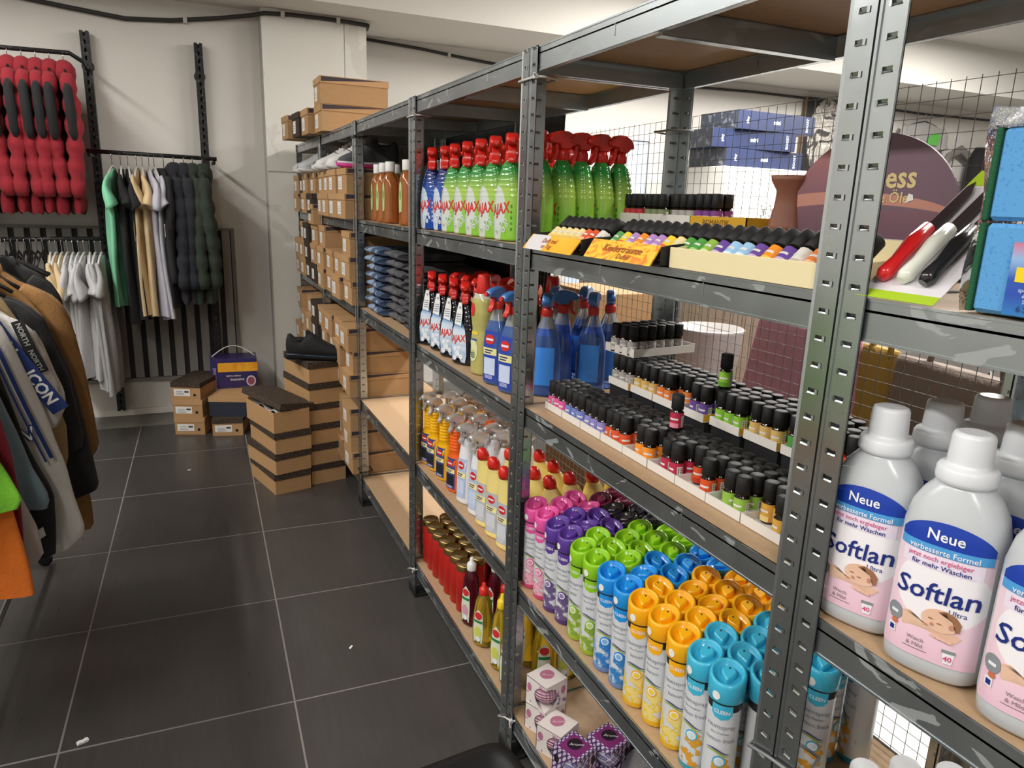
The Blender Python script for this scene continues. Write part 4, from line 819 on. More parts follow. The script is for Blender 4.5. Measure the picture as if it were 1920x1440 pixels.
# sponge pack
m_sp = mat('blue_sponge', lambda c: c.mix(c.noise(220, 3) > .62, '#5a9fd8', '#4c90cc'), .85, bump=(lambda c: c.vor(700), .25, .001)); m_sc = mat('green_scourer', '#1f5a3a', .9, bump=(lambda c: c.noise(500, 2), .6, .002))
e = tag(link('sponge_pack', None, None, (.012, .762, 1.3806)), 'clear pack of blue sponges with green scouring faces by the right edge', 'sponge pack')
for k in range(2):
    z = .001 + .0905 * k
    part('sponge', MB().box(.001, .065, -.093, -.006, z, z + .088, 0, .004), m_sp, e); part('scourer', MB().box(.0, .067, -.006, .0, z, z + .088, 0, .001), m_sc, e)
    part('sponge', MB().box(.001, .065, -.19, -.101, z, z + .088, 0, .004), m_sp, e); part('scourer', MB().box(.0, .067, -.1, -.094, z, z + .088, 0, .001), m_sc, e)
lb = part('paper_label', MB().box(-.003, -.0005, -.19, -.040, .003, .072, 0), mat('sponge_label', lambda c: c.ramp(c.z / .075, [(0, '#2f7fc0'), (.3, '#2a4fae'), (.5, '#2c55b4'), (.75, '#8fb6e2'), (1, '#d5637a')]), .4), e)
tb = MB(); g = lambda a, b: (-.0042, -a, b); part('panel', MB().box(-.0036, -.003, -.16, -.047, .035, .049), ink('#f0d21e'), lb); part('badge', MB().prism([(-.085, .05), (-.06, .05), (-.058, .064), (-.065, .072), (-.08, .072)], -.0036, -.003, 'x'), ink('#d8402f'), lb)
part('lettering', tb.text('TOP', .012, (.068, .0425), g, 0, .01).text('6 Stück', .0085, (.066, .010), g), ink('#26306a'), lb)
tb = MB()
for k in range(3): tb.text(('spongo a good thing', 'éponges a super', 'Sponge a pulito')[k], .0055, (.075, .028 - .0055 * k), g)
part('lettering', tb, ink('#cfe0f4'), lb)
fm = mat('clear_film', '#e9eef0', .12, trans=.9, bump=(lambda c: c.noise(70, 3), .9, .004))
part('film', MB().grid(lambda u, v: (-.002 + .072 * u, .0035 + .004 * math.sin(9 * v + 3 * u), .0 + .2 * v), 8, 24).grid(lambda u, v: (-.0015 + .004 * math.sin(30 * u + 7 * v) * v, .004 - .05 * u, .181 + .016 * v), 10, 4), fm, e)
# ---- gift boxes on the bottom board
m_quilt = mat('quilted_pink', '#c99bb0', .4, bump=(lambda c: ((c.x * 1.0 + c.z) * 420).sin() * ((c.x - c.z) * 420).sin(), .8, .004))
m_pbox = mat('white_flower_box', lambda c: c.mix((c.noise(38, 3) > .6) * (c.z < .07), '#e2dbd8', c.mix(c.noise(60, 2) > .5, '#c98aa6', '#6a6fae')), .5)
m_lattice = mat('lattice_print', lambda c: c.mix((((c.x + c.z) * 190).sin() * ((c.x - c.z) * 190).sin()).abs() > .62, c.mix((((c.x + c.z) * 190).sin() * ((c.x - c.z) * 190).sin()).abs() > .3, '#c5c2da', '#4c4674'), '#8a86b4'), .4)
m_vbox = mat('violet_box', lambda c: c.mix((((c.x + c.y) * 210).sin() * ((c.z * 1.0 - c.x + c.y) * 210).sin()).abs() > .45, '#5d3a72', '#cfcade'), .45)
def gift(bm, top, badge, ball, inner, txt, tcol):
    s = .075; h = s / 2; mb = MB()
    # box with a round window on the aisle corner: walls, top and base
    mb.box(-h, h, -h, h, 0, .002); mb.box(h - .002, h, -h, h, .002, s); mb.box(-h, h, h - .002, h, .002, s)
    def win(sgn):   # wall with half-round opening, drawn as ring of quads
        n = 14; ro = []; ri = []
        for i in range(n + 1):
            a = math.pi / 2 * 0 + math.pi * i / n - math.pi / 2
            ri.append((h - .034 * math.cos(a) if False else -h + .042 * math.cos(a), s * .47 + .032 * math.sin(a)))
        return ri
    ri = win(1)
    for ax in (0, 1):
        v = []; n = len(ri)
        for (p, q) in ri: v.append((p, q))
        out = [(h, 0.002 + (s - .002) * i / (n - 1)) for i in range(n)]
        f = [(i, i + 1, n + i + 1, n + i) for i in range(n - 1)]
        pts = v + out
        for t in (0, .0016):
            mb.add([((p, -h + t, q) if ax == 0 else (-h + t, p, q)) for p, q in pts], f)
        for a_, b_ in (((-h, .002), (-h, s * .47 - .032)), ((-h, s * .47 + .032), (-h, s))):
            mb.add([((p, -h, q) if ax == 0 else (-h, p, q)) for p, q in (a_, (h, a_[1]), (h, b_[1]), b_)], [(0, 1, 2, 3)]) if False else None
        lo = [(-h, .002), (-h + .0001, .002), (h, .002), (ri[0])]; 
        mb.add([((p, -h, q) if ax == 0 else (-h, p, q)) for p, q in ((-h, .002), (h, .002), ri[0])], [(0, 1, 2)]); mb.add([((p, -h, q) if ax == 0 else (-h, p, q)) for p, q in ((-h, s), ri[-1], (h, s))], [(0, 1, 2)])
    tp = MB().box(-h, h, -h, h, s - .002, s); bd = MB().flat(disc(.004, .004, .020, .018), lambda x, y: (x, y, s + .0006)); tx = MB().text(txt, .0125, (.004, .004), lambda x, y: (x * math.cos(-.8) - y * math.sin(-.8), x * math.sin(-.8) + y * math.cos(-.8), s + .0012), 0, 0, .3)
    sb = MB().flat(disc(.024, s * .62, .008, .012), lambda x, z: (x, -h - .0006, z)); sb2 = MB().flat(disc(.024, s * .62, .008, .012), lambda x, z: (-h - .0006, x, z))
    bl = MB(); bl.loft([(0.0025 + .034 * (1 - math.cos(math.pi * i / 12)), max(.001, .0345 * math.sin(math.pi * i / 12)), max(.001, .0345 * math.sin(math.pi * i / 12)), -.002, -.002, 2) for i in range(13)], 24)
    op = MB().lathe([(.018, .0640), (.016, .0685), (.010, .0705), (.004, .0705)], 18, cx=-.002, cy=-.002)
    return [('carton', mb.mesh('carton', bm), [('badge', sb.mesh('badge', ink(badge))), ('badge', sb2.mesh('badge', ink(badge)))]), ('top_panel', tp.mesh('top_panel', top), [('badge', bd.mesh('badge', ink(badge))), ('lettering', tx.mesh('lettering', ink(tcol)))]),
            ('ball', bl.mesh('ball', ball), [('rim', op.mesh('rim', ink(inner)))])]
m_top = mat('violet_top', lambda c: c.mix((c.x.abs() < .03) * (c.y.abs() < .03), c.mix((((c.x + c.y) * 210).sin() * ((c.x - c.y) * 210).sin()).abs() > .45, '#5d3a72', '#cfcade'), '#7a2f6e'), .45)
P_gp, P_gv = gift(m_pbox, ink('#e2dbd8'), '#b5728e', m_quilt, '#a8506c', 'Arome', '#e8cfd8'), gift(m_vbox, m_top, '#241c28', m_lattice, '#3c3a58', 'Arome', '#d8d2dc')
for i, (x, y, z, a, l) in enumerate(((.060, 1.712, 0, .4, 'lower pink-white gift box of the pair beside the yellow dish soaps'), (.060, 1.712, .0755, .28, 'upper pink-white gift box of the pair with pink badge on its lid'), (.052, 1.628, 0, .45, 'single pink-white gift box between the pink pair and the violet ones'))):
    place('gift_box', P_gp, l, 'gift box', (x, y, z5 + z), a, 'pink gift boxes')
for i, (x, y, z, a, l) in enumerate(((.054, 1.542, 0, .35, 'violet lattice gift box nearest the aisle'), (.146, 1.538, 0, .28, 'violet lattice gift box second from the aisle'), (.235, 1.55, 0.0, .1, 'violet lattice gift box third from the aisle, by the clear bag'))):
    place('gift_box', P_gv, l, 'gift box', (x, y, z5 + z), a, 'violet gift boxes')
pb = MB()
def bag(u, v): return (.15 + .14 * u + .01 * math.sin(9 * v), 1.36 + .16 * v + .01 * math.sin(11 * u), z5 + .002 + .10 * math.sin(math.pi * min(1, max(0, u))) * math.sin(math.pi * v) ** .5 + .014 * math.sin(13 * u + 4 * v) * math.sin(math.pi * u))
pb.grid(bag, 16, 16).grid(lambda u, v: (bag(u, v)[0], bag(u, v)[1], z5 + .001), 4, 4)
one('clear_bag', pb.mesh('clear_bag', mat('crinkled_film', '#cfcfd6', .2, trans=.75, bump=(lambda c: c.noise(60, 3, None, 2), .8, .006))), 'crumpled clear plastic bag among the violet gift boxes', 'bag', (0, 0, 0))
# ================================================================== shoe boxes and shoes
def kraft(name, a, b): return mat(name, lambda c: c.mix(c.noise(30, 4, (1, 1, 4)) * .7 + c.obj_random() * .3, a, b), .68)
m_kr = kraft('kraft_board', '#a58058', '#ba9468'); m_kr2 = kraft('kraft_board_lid', '#ad875e', '#c19a6e')
m_brown = mat('dark_brown_lid', lambda c: c.mix(c.noise(90, 5) > .52, '#342a22', '#4a3d31'), .75); m_wedge = ink('#3a3038', .6); m_dkbox = kraft('dark_brown_board', '#2f251e', '#40342a'); m_navy = ink('#252b3a', .6)
def shoebox(body, lid, L_=.33, W_=.195, H_=.112, wedge=True, lh=.028, label=True, tilt=None, hole=False):
    t = .002; e = .003; mb = MB()
    mb.box(0, L_, 0, W_, 0, t); mb.box(0, t, 0, W_, t, H_ - .003); mb.box(L_ - t, L_, 0, W_, t, H_ - .003); mb.box(t, L_ - t, 0, t, t, H_ - .003); mb.box(t, L_ - t, W_ - t, W_, t, H_ - .003)
    ld = MB().box(-e, L_ + e, -e, W_ + e, H_ - t, H_); ld.box(-e, -e + t, -e, W_ + e, H_ - lh, H_ - t); ld.box(L_ + e - t, L_ + e, -e, W_ + e, H_ - lh, H_ - t); ld.box(-e, L_ + e, -e, -e + t, H_ - lh, H_ - t); ld.box(-e, L_ + e, W_ + e - t, W_ + e, H_ - lh, H_ - t)
    lsub = []
    if wedge:
        wm_ = MB().prism([(.004, H_ - .003), (.004, H_ - lh + .005), (L_ * .55, H_ - .011), (L_ * .97, H_ - .003)], -e - .0006, -e, 'y')
        lsub.append(('stripe', wm_.mesh('stripe', m_wedge)))
    bsub = []
    if label:
        lb = MB().box(-.0007, -.0001, W_ * .50, W_ * .88, H_ * .16, H_ * .68) if not hole else MB().box(-.0007, -.0001, W_ * .36, W_ * .92, H_ * .22, H_ * .62); tx = MB()
        for k in range(3): tx.box(-.0012, -.0007, W_ * .56 + .004 * k, W_ * .84, H_ * (.28 + .09 * k), H_ * (.30 + .09 * k))
        tx.box(-.0013, -.0007, W_ * .40, W_ * .55, H_ * .42, H_ * .52) if hole else None
        bsub.append(('size_label', lb.mesh('size_label', WHITE))); bsub.append(('print', tx.mesh('print', ink('#3c3c3c' if hole else '#9a9a98'))))
    if hole: bsub.append(('vent_hole', MB().add([(-.0006, W_ * .2 + .009 * math.cos(a), H_ * .3 + .009 * math.sin(a)) for a in [2 * math.pi * i / 12 for i in range(12)]], [tuple(range(12))]).mesh('vent_hole', BLACK)))
    return [('box_base', mb.mesh('box_base', body), bsub), ('lid', ld.mesh('lid', lid), lsub)]
P_bx = shoebox(m_kr, m_kr2); P_bd = shoebox(m_dkbox, m_brown, wedge=False); P_bb = shoebox(m_kr, m_brown, .345, .188, .1095, False, .034, False); P_bh = shoebox(m_kr, m_brown, .33, .180, .110, False, .03, True, hole=True)
P_bk = shoebox(m_kr, m_kr2, .33, .180, .110, False, .03, True, hole=True)
P_bn = shoebox(m_navy, m_kr2, .34, .235, .125, False, .03, False)
bays = [(3.662, 'nearest column'), (3.878, 'second column'), (4.096, 'third column'), (4.312, 'fourth column'), (4.572, 'fifth column'), (4.79, 'sixth column'), (5.008, 'seventh column'), (5.222, 'pillar column')]
shelf = [(1.38, 'second', [2, 2, 2, 2, 2, 2, 2, 2], '11110121'), (.985, 'third', [3, 2, 2, 3, 4, 3, 3, 2], '11110211'), (.54, 'fourth', [3, 3, 3, 3, 3, 3, 2, 3], '11112111'), (.145, 'bottom', [3, 3, 3, 3, 3, 2, 2, 2], '11111112')]
for z, zn, cnt, kinds in shelf:
    for c, (y0, cn) in enumerate(bays):
        for k in range(cnt[c]):
            if z == .985 and c == 0 and k > 2: continue
            dark = kinds[c] == '2' or (kinds[c] == '0' and k == 0)
            place('shoe_box', P_bd if dark else P_bx, '%s shoe box, %s up on the %s far-end board, %s' % ('dark brown' if dark else 'tan', ordinal(k), zn, cn), 'shoe box', (-.032 + jit(.012), y0 + jit(.006), z + .0004 + .1123 * k), jit(.025), 'shoe boxes on the far units')
for x, y, z, p, a, l in ((-.042, 4.205, 0, P_bx, .02, 'lower of the two tan shoe boxes stacked on top of the shelf row'), (-.046, 4.20, .1305, P_bx, .0, 'upper of the two tan shoe boxes stacked on top of the shelf row'), (-.075, 4.435, 0, P_bx, .03, 'tan shoe box lying just behind the pair on top of the shelf row'), (-.09, 4.655, 0, P_bd, .05, 'dark brown shoe box on top of the shelf row'), (-.12, 4.89, 0, P_bx, .05, 'farthest tan shoe box on top of the shelf row')):
    place('shoe_box', p, l, 'shoe box', (x, y, 1.8004 + z), a, 'shoe boxes on top of the row', None, (1.04, 1.0, 1.16))
# floor stacks
for k in range(3): place('shoe_box', P_bb, 'brown-lidded shoe box in the shorter floor stack, %s from the floor' % ordinal(k), 'shoe box', (-.194 + jit(.006), 3.912 + jit(.008), .0005 + .1097 * k), R(106.5) + jit(.04), 'short floor stack of shoe boxes')
e = place('shoe_box', [P_bb[0]], 'open shoe box with crooked lid on top of the shorter floor stack', 'shoe box', (-.196, 3.915, .0005 + .1097 * 3), R(107), 'short floor stack of shoe boxes')
l_ = link('lid', P_bb[1][1], e, (.02, -.012, .016), (R(9), R(-4), R(9)))
part('tissue', MB().grid(lambda u, v: (.02 + .3 * u, .02 + .15 * v, .096 + .012 * math.sin(13 * u + 7 * v)), 12, 8), ink('#d9d6d0'), e)
part('shoe_inside', MB().loft([(.06, .05, .14, .095, .17, 2.4), (.085, .045, .12, .095, .17, 2.2), (.092, .03, .09, .095, .17, 2)], 14).tf(Matrix(((0, 1, 0, 0), (1, 0, 0, 0), (0, 0, 1, 0), (0, 0, 0, 1)))), BLACK, e)
for k in range(6): place('shoe_box', P_bb, 'brown-lidded shoe box in the tall floor stack, %s from the floor' % ordinal(k), 'shoe box', (-.006 + jit(.005), 3.995 + jit(.006), .0005 + .1097 * k), R(103) + jit(.03), 'tall floor stack of shoe boxes')
for k in range(3): place('shoe_box', (P_bk, P_bk, P_bh)[k], 'tan shoe box in the low left stack by the wall, %s from the floor' % ordinal(k), 'shoe box', (-.679 - .006 * k, 5.013 + .005 * k, .0005 + .1105 * k), R(71 - 3 * k), 'low left stack by the wall')
place('shoe_box', P_bh, 'tan shoe box with dark lid on the floor under the navy one', 'shoe box', (-.46, 4.93, .0005), R(78))
place('shoe_box', P_bn, 'navy shoe box with plain tan lid lying on a smaller box by the wall', 'shoe box', (-.425, 4.955, .1112), R(70))
# washing powder carton on a plain carton
m_wp = mat('violet_carton', lambda c: c.mix(c.ell(c.x, c.z, .13, -.02, .11, .11), c.mix(c.noise(9, 3), '#2b2550', '#3a2f6a'), c.mix(c.ell(c.x, c.z, .12, -.05, .08, .09), '#5a3a80', '#8fae72')), .35)
one('plain_carton', MB().box(0, .29, 0, .2, 0, .13, 0, .002).mesh('plain_carton', m_kr), 'plain cardboard carton under the violet washing powder box', 'carton', (-.62, 5.24, .0005), -.06)
e = tag(link('washing_powder_carton', None, None, (-.62, 5.235, .1312), (0, 0, -.06)), 'violet washing powder carton with yellow band and white carrying handle', 'carton')
part('box_body', MB().box(0, .285, 0, .2, 0, .30, 0, .003), m_wp, e)
part('yellow_band', MB().box(.045, .288, -.0015, .2015, .215, .275), mat('yellow_band', lambda c: c.ramp(c.noise(24, 3), [(0, '#c23a2a'), (.42, '#e8a02a'), (1, '#f0c83a')]), .4), e)
tb = MB(); g = lambda a, b: (a, -.0022, b); tb.text('extra colour', .018, (.14, .19), g, 0, .01).text('intensive', .024, (.16, .165), g, 0, .01, .1); part('lettering', tb, WHITE, e)
part('lettering', MB().text('professional', .03, (0, 0), lambda a, b: (.022 - b, -.0022, .17 + a), 0, .01), ink('#b9a8d0'), e)
part('badge', MB().flat(disc(.245, .15, .03, .036), g), ink('#c9c4cf'), e); part('badge', MB().flat(disc(.245, .15, .022, .027), lambda a, b: (a, -.003, b)), ink('#8c4a5c'), e)
part('carry_handle', MB().tube([(.005 + .275 * i / 14, .1, .295 + .075 * math.sin(math.pi * i / 14)) for i in range(15)], .006, 8, flat=((0, 0, 1), .4)).box(.268, .284, .09, .11, .2, .30), WHITE, e)
# ---- shoes
def swap(mb): mb.v = [(z, x, y) for x, y, z in mb.v]; return mb
def shoe(up, sole, lace, lining, accent=None, sole2=None):
    U = [(x, w_, (t - .012) / 2, 0, (t + .012) / 2) for x, w_, t in ((0, .020, .088), (.008, .030, .106), (.022, .034, .108), (.048, .036, .088), (.075, .035, .082), (.098, .036, .100), (.115, .037, .114), (.13, .039, .112), (.155, .042, .096), (.19, .045, .078), (.225, .046, .063), (.262, .040, .050), (.285, .026, .040), (.293, .010, .031))]
    upm = swap(MB().loft([q + (2.3,) for q in densify(U, .012)], 22))
    S1 = [(-.006, .020, .012, 0, .016), (.004, .032, .016, 0, .017), (.05, .037, .017, 0, .017), (.11, .037, .014, 0, .015), (.17, .045, .013, 0, .014), (.225, .049, .013, 0, .014), (.27, .042, .013, 0, .015), (.295, .024, .010, 0, .018), (.301, .010, .007, 0, .02)]
    som = swap(MB().loft([q + (3.2,) for q in densify(S1, .015)], 22))
    op = MB(); op.loft([(.074, .040, .026, .060, 0, 2.2), (.090, .038, .024, .060, 0, 2.2), (.0915, .032, .019, .060, 0, 2.2), (.078, .026, .013, .060, 0, 2.2)], 18, cap=True)
    la = MB()
    for k in range(5): x = .128 + .017 * k; z = .112 - .0100 * k; la.tube([(x, -.024, z - .010), (x + .003, 0, z + .001), (x, .024, z - .010)], .0028, 6)
    tg = MB().prism([(.098, .09), (.100, .122), (.112, .120), (.135, .104)], -.018, .018, 'y', 0, .003)
    sub = [('laces', la.mesh('laces', lace)), ('tongue', tg.mesh('tongue', up)), ('collar', op.mesh('collar', lining))]
    if accent:
        sw = [(.06, .052), (.085, .038), (.115, .042), (.17, .066), (.205, .08), (.16, .058), (.115, .052), (.09, .052), (.075, .062)]
        for sg in (-1, 1):
            def f(x, z): 
                q = Surf([(a[0], a[1], a[2], 0, a[4], 2.3) for a in U]).at(x); k = max(-.9, min(.9, (z - q[4]) / q[2])); return (x, sg * (q[1] * (1 - abs(k) ** 2.3) ** (1 / 2.3) + .0012), z)
            m = MB(); n = len(sw)
            m.flat(sw, f); sub.append(('side_mark', m.mesh('side_mark', accent)))
    s2 = []
    if sole2: s2 = [('foam_layer', swap(MB().loft([(q[0], q[1] + .0012, q[2] * .45, 0, q[4] + q[2] * .45, 3.2) for q in densify(S1, .015)], 22)).mesh('foam_layer', sole2))]
    return [('upper', upm.mesh('upper', up), sub), ('sole', som.mesh('sole', sole), s2)]
fab = lambda n, c: mat('shoe_' + n, c, .8, bump=(lambda k: k.noise(400, 2), .3, .001))
m_sb, m_sg, m_sw, m_sd = fab('black', '#17181a'), fab('pale_grey', '#b4b8bc'), fab('white', '#d6d6d4'), fab('charcoal', '#4a4c50')
m_solew, m_solep, m_soleb = plain('sole_white', '#cfd0d0', .5), plain('sole_pink', '#d8429a', .5), plain('sole_black', '#121416', .35)
P_sb = shoe(m_sb, m_soleb, m_sb, fab('lining_black', '#0d0d0e'), None, mat('sole_gloss', '#1f2730', .15))
P_sg = shoe(m_sg, m_solew, m_sg, m_sg, None, plain('sole_grey', '#b9bcc0', .5)); P_sw = shoe(m_sw, m_solew, WHITE, m_sd, m_sb); P_sp = shoe(m_sd, m_solep, m_sd, m_sd, None, m_solew); P_sk = shoe(m_sb, m_solew, m_sb, m_sb, WHITE)
place('sneaker', P_sb, 'black sneaker standing on top of the tall floor stack of boxes', 'shoe', (-.275, 4.07, .6588), R(-17), None, None, (1, 1.1, 1.25))
part_tag = one('shoe_tag', MB().box(-.02, .02, -.001, .001, 0, .03).mesh('shoe_tag', WHITE), 'small white tag leaning behind the black sneaker on the floor stack', 'tag', (-.12, 4.17, .6588), .2)
for x, y, a, p, l in ((.23, 3.775, 180, P_sp, 'charcoal sneaker with pink and white sole on the shoe boxes by the post'), (.215, 3.99, 184, P_sw, 'white sneaker beside the pink-soled one, black collar'), (.20, 4.20, 176, P_sw, 'white sneaker third from the post on the upper boxes'), (.22, 4.42, 180, P_sk, 'black sneaker set back between white and grey ones on the boxes'), (.185, 4.70, 182, P_sg, 'pale grey sneaker on the upper boxes past the narrow post'), (.185, 4.92, 178, P_sg, 'pale grey sneaker farthest along the upper boxes')):
    place('sneaker', p, l, 'shoe', (x, y, 1.6052), R(a), 'sneakers on the upper shoe boxes', None, (.95, 1.12, 1.22))
for y0, x0, l in ((3.33, .20, 'black carton behind the amber soaps, far one'), (3.02, .20, 'black carton behind the amber soaps, near one')):
    one('black_carton', MB().box(0, .19, 0, .28, 0, .17, 0, .003).mesh('black_carton', m_dkbox if False else ink('#191818', .6)), l, 'carton', (x0, y0, 1.3804))
place('sneaker', P_sk, 'black sneaker with white side tick on the carton behind the amber soaps', 'shoe', (.27, 3.32, 1.5508), R(82))
# ---- folded jeans
def folded(name, col, col2, w_=.25, d_=.30, h_=.034):
    m = mat(name, lambda c: c.mix(c.noise(14, 4) > .56, col, col2), .9, bump=(lambda c: c.noise(500, 2), .3, .001)); me = []
    for v in range(3):
        mb = MB(); n = 16
        prof = [(math.cos(a), math.sin(a)) for a in [2 * math.pi * i / n for i in range(n)]]
        rows = 10; vs = []
        for j in range(rows + 1):
            y = w_ * (j / rows - .5); k = min(1, .55 + 3 * min(j, rows - j) / rows)
            for (c_, s_) in prof: vs.append((d_ / 2 * sgnpow(c_, .5) + .004 * math.sin(5 * j + v * 2 + 3 * c_), y + .004 * math.sin(4 * c_ + v), h_ / 2 + h_ / 2 * sgnpow(s_, .7) * max(k, .8) + .002 * math.sin(j * 1.3 + v * 3 + 2 * c_) * (1 if s_ > 0 else 0)))
        mb.add(vs, [(j * n + i, j * n + (i + 1) % n, (j + 1) * n + (i + 1) % n, (j + 1) * n + i) for j in range(rows) for i in range(n)], 0, True)
        mb.add(vs[:n], [tuple(range(n))[::-1]]); mb.add(vs[-n:], [tuple(range(n))]); mb.box(-d_ / 2 + .004, -d_ / 2 + .02, -w_ / 2 + .01, w_ / 2 - .01, h_ * .45, h_ * .55)
        me.append(mb.mesh(name, m))
    return me
J1, J2, J3 = folded('blue_denim', '#42546f', '#8799b0', .235, .28, .036), folded('grey_denim', '#4a4a4e', '#5b5b60', .235, .28, .036), folded('dark_denim', '#3a3a3d', '#474749', .235, .28, .0245)
for k in range(8): one('folded_jeans', J1[k % 3], 'blue folded jeans, %s from the bottom of the blue stack' % ordinal(k), 'jeans', (.155 + jit(.01), 3.415 + jit(.008), .9855 + .036 * k), jit(.05), 'blue jeans stack')
for k in range(8): one('folded_jeans', J2[k % 3], 'grey folded trousers, %s from the bottom of the stack beside the blue jeans' % ordinal(k), 'trousers', (.180 + jit(.012), 3.155 + jit(.008), .9855 + .036 * k), jit(.05), 'grey trousers stack')
for k in range(10): one('folded_jeans', J3[k % 3], 'dark grey folded trousers, %s from the bottom of the stack by the near post' % ordinal(k), 'trousers', (.185 + jit(.01), 2.89 + jit(.008), .9855 + .0245 * k), jit(.08), 'dark trousers stack')
# ---- black bin in the foreground
e = tag(link('storage_bin', None, None, (-.245, 1.362, 0), (0, 0, .10), (1, 1, 1.03)), 'black plastic storage bin on the floor at the bottom edge', 'bin')
part('tub', MB().loft([(.0005, .105, .15, 0, 0, 7), (.02, .11, .155, 0, 0, 7), (.27, .128, .175, 0, 0, 7)], 40), plain('bin_plastic', '#131314', .5), e)
part('lid', MB().loft([(.262, .132, .180, 0, 0, 7), (.275, .134, .182, 0, 0, 7), (.288, .128, .176, 0, 0, 7), (.290, .105, .15, 0, 0, 7), (.284, .10, .145, 0, 0, 7), (.284, .01, .01, 0, 0, 2)], 40), _M['bin_plastic'], e)
# ================================================================== clothing
def cloth(name, col, **k): return mat('cloth_' + name, lambda c: c.mix(c.noise(9, 4) * .8, col, tuple(v * .82 for v in L(col)[:3]) + (1,)), .88, bump=(lambda c: c.noise(14, 4, (1, 1, .4)) + c.noise(160, 2) * .12, .55, .02), sheen=.04, **k)
CH = mat('chrome', '#b9bcc0', .18, metal=1.)
m_hang = plain('hanger_black', '#1a1a1b', .45); m_hangw = plain('hanger_clear', '#c9c9c6', .3)
def hanger(w_, m):
    hk = MB().tube([(0, 0, -.055), (0, 0, -.022), (-.008, 0, -.010), (-.013, 0, .002), (-.010, 0, .012), (0, 0, .017), (.010, 0, .012), (.0135, 0, .003)], .0022, 6)
    ar = MB().tube([(-w_ * .88, 0, -.125), (-w_ * .5, 0, -.085), (-.02, 0, -.058), (.02, 0, -.058), (w_ * .5, 0, -.085), (w_ * .88, 0, -.125)], .006, 8)
    return ('hanger', ar.mesh('hanger', m), [('hook', hk.mesh('hook', CH))])
def garment(m, w_=.22, h_=.70, d_=.035, sl=.22, sr=.065, puff=0, hood=False, sm=None, seed=0, flare=1.0, fold=.008, hang=None, trim=None, sang=.25, collar=False, spread=0.):
    rn = random.Random(seed); ph = [rn.uniform(0, 6) for _ in range(6)]; N = 34 if puff else 22; seg = 36; mb = MB()
    rows = []
    for j in range(N + 1):
        t = j / N; z = -.072 - h_ * t
        hw = w_ * (.26 + .74 * min(1, (t / .10)) ** .7) if t < .1 else w_ * (1 - .07 * min(1, (t - .1) / .2) + (flare - 1) * t)
        hd = d_ * (.55 + .45 * min(1, t / .3)); q = 1
        if puff: q = .70 + .34 * abs(math.sin(math.pi * puff * t)) ** .6; hd *= q; hw *= .93 + .08 * q
        rows.append((z, hw, hd, t))
    vs = []
    for z, hw, hd, t in rows:
        for i in range(seg):
            a = 2 * math.pi * i / seg; x = hw * sgnpow(math.cos(a), .75); y = hd * sgnpow(math.sin(a), .8)
            g = fold * min(1, t * 2.2) * (math.sin(x * 38 + ph[0] + 2 * t) + .6 * math.sin(x * 71 + ph[1] - 3 * t))
            vs.append((x + .4 * g * math.sin(ph[2]), y + g + .012 * t * math.sin(ph[3] + 3 * t), z + (.012 * math.sin(x * 20 + ph[4]) * (t > .97))))
    mb.add(vs, [(j * seg + (i + 1) % seg, j * seg + i, (j + 1) * seg + i, (j + 1) * seg + (i + 1) % seg) for j in range(N) for i in range(seg)], 0, True)
    mb.add(vs[:seg], [tuple(range(seg))]); mb.add([(x, y * .9, z + .02) for x, y, z in vs[-seg:]], [tuple(range(seg))[::-1]])
    parts = [('body', mb.mesh('body', m), [])]
    for sg in (-1, 1):
        n = 18 if puff else 10; pts = []
        for i in range(n + 1):
            t = i / n; s_ = sl * t
            pts.append((sg * (w_ - .035 + .05 * math.sin(min(1, t * 2.2) * math.pi / 2) * sang * 4 * min(1, sl / .2) + spread * t + .012 * math.sin(ph[5] + 4 * t)), -.012 * t + .01 * math.sin(ph[1] + 5 * t), -.115 - s_ * (.98 if sl > .3 else .9)))
        def rf(i):
            t = i / n; r = sr * (.72 + .28 * min(1, t * 3)) * (1 - .25 * t) if sl > .3 else sr * (.30 + .72 * t)
            if puff: r *= .74 + .36 * abs(math.sin(math.pi * max(2, round(puff * sl / h_)) * t)) ** .6
            return r
        sv = MB().tube(pts, sr, 14, 0, True, rf, ((0, 1, 0), (.48 if sl > .3 else .42) if not puff else .9))
        parts.append(('sleeve', sv.mesh('sleeve', sm or m), []))
    if hood:
        hb = MB().loft([(-.145, .085, .055, 0, .01, 2.2), (-.10, .095, .062, 0, .005, 2.2), (-.06, .08, .055, 0, 0, 2.2), (-.03, .05, .036, 0, 0, 2), (-.018, .02, .016, 0, 0, 2)], 18); parts.append(('hood', hb.mesh('hood', m)))
    if collar:
        cb_ = MB().loft([(-.13, .085, .045, 0, 0, 2.2), (-.09, .075, .042, 0, 0, 2.2), (-.058, .066, .040, 0, 0, 2.2)], 18); parts.append(('collar', cb_.mesh('collar', trim or m)))
    parts.append(hanger(w_, hang or m_hang)); return parts
W90 = math.pi / 2
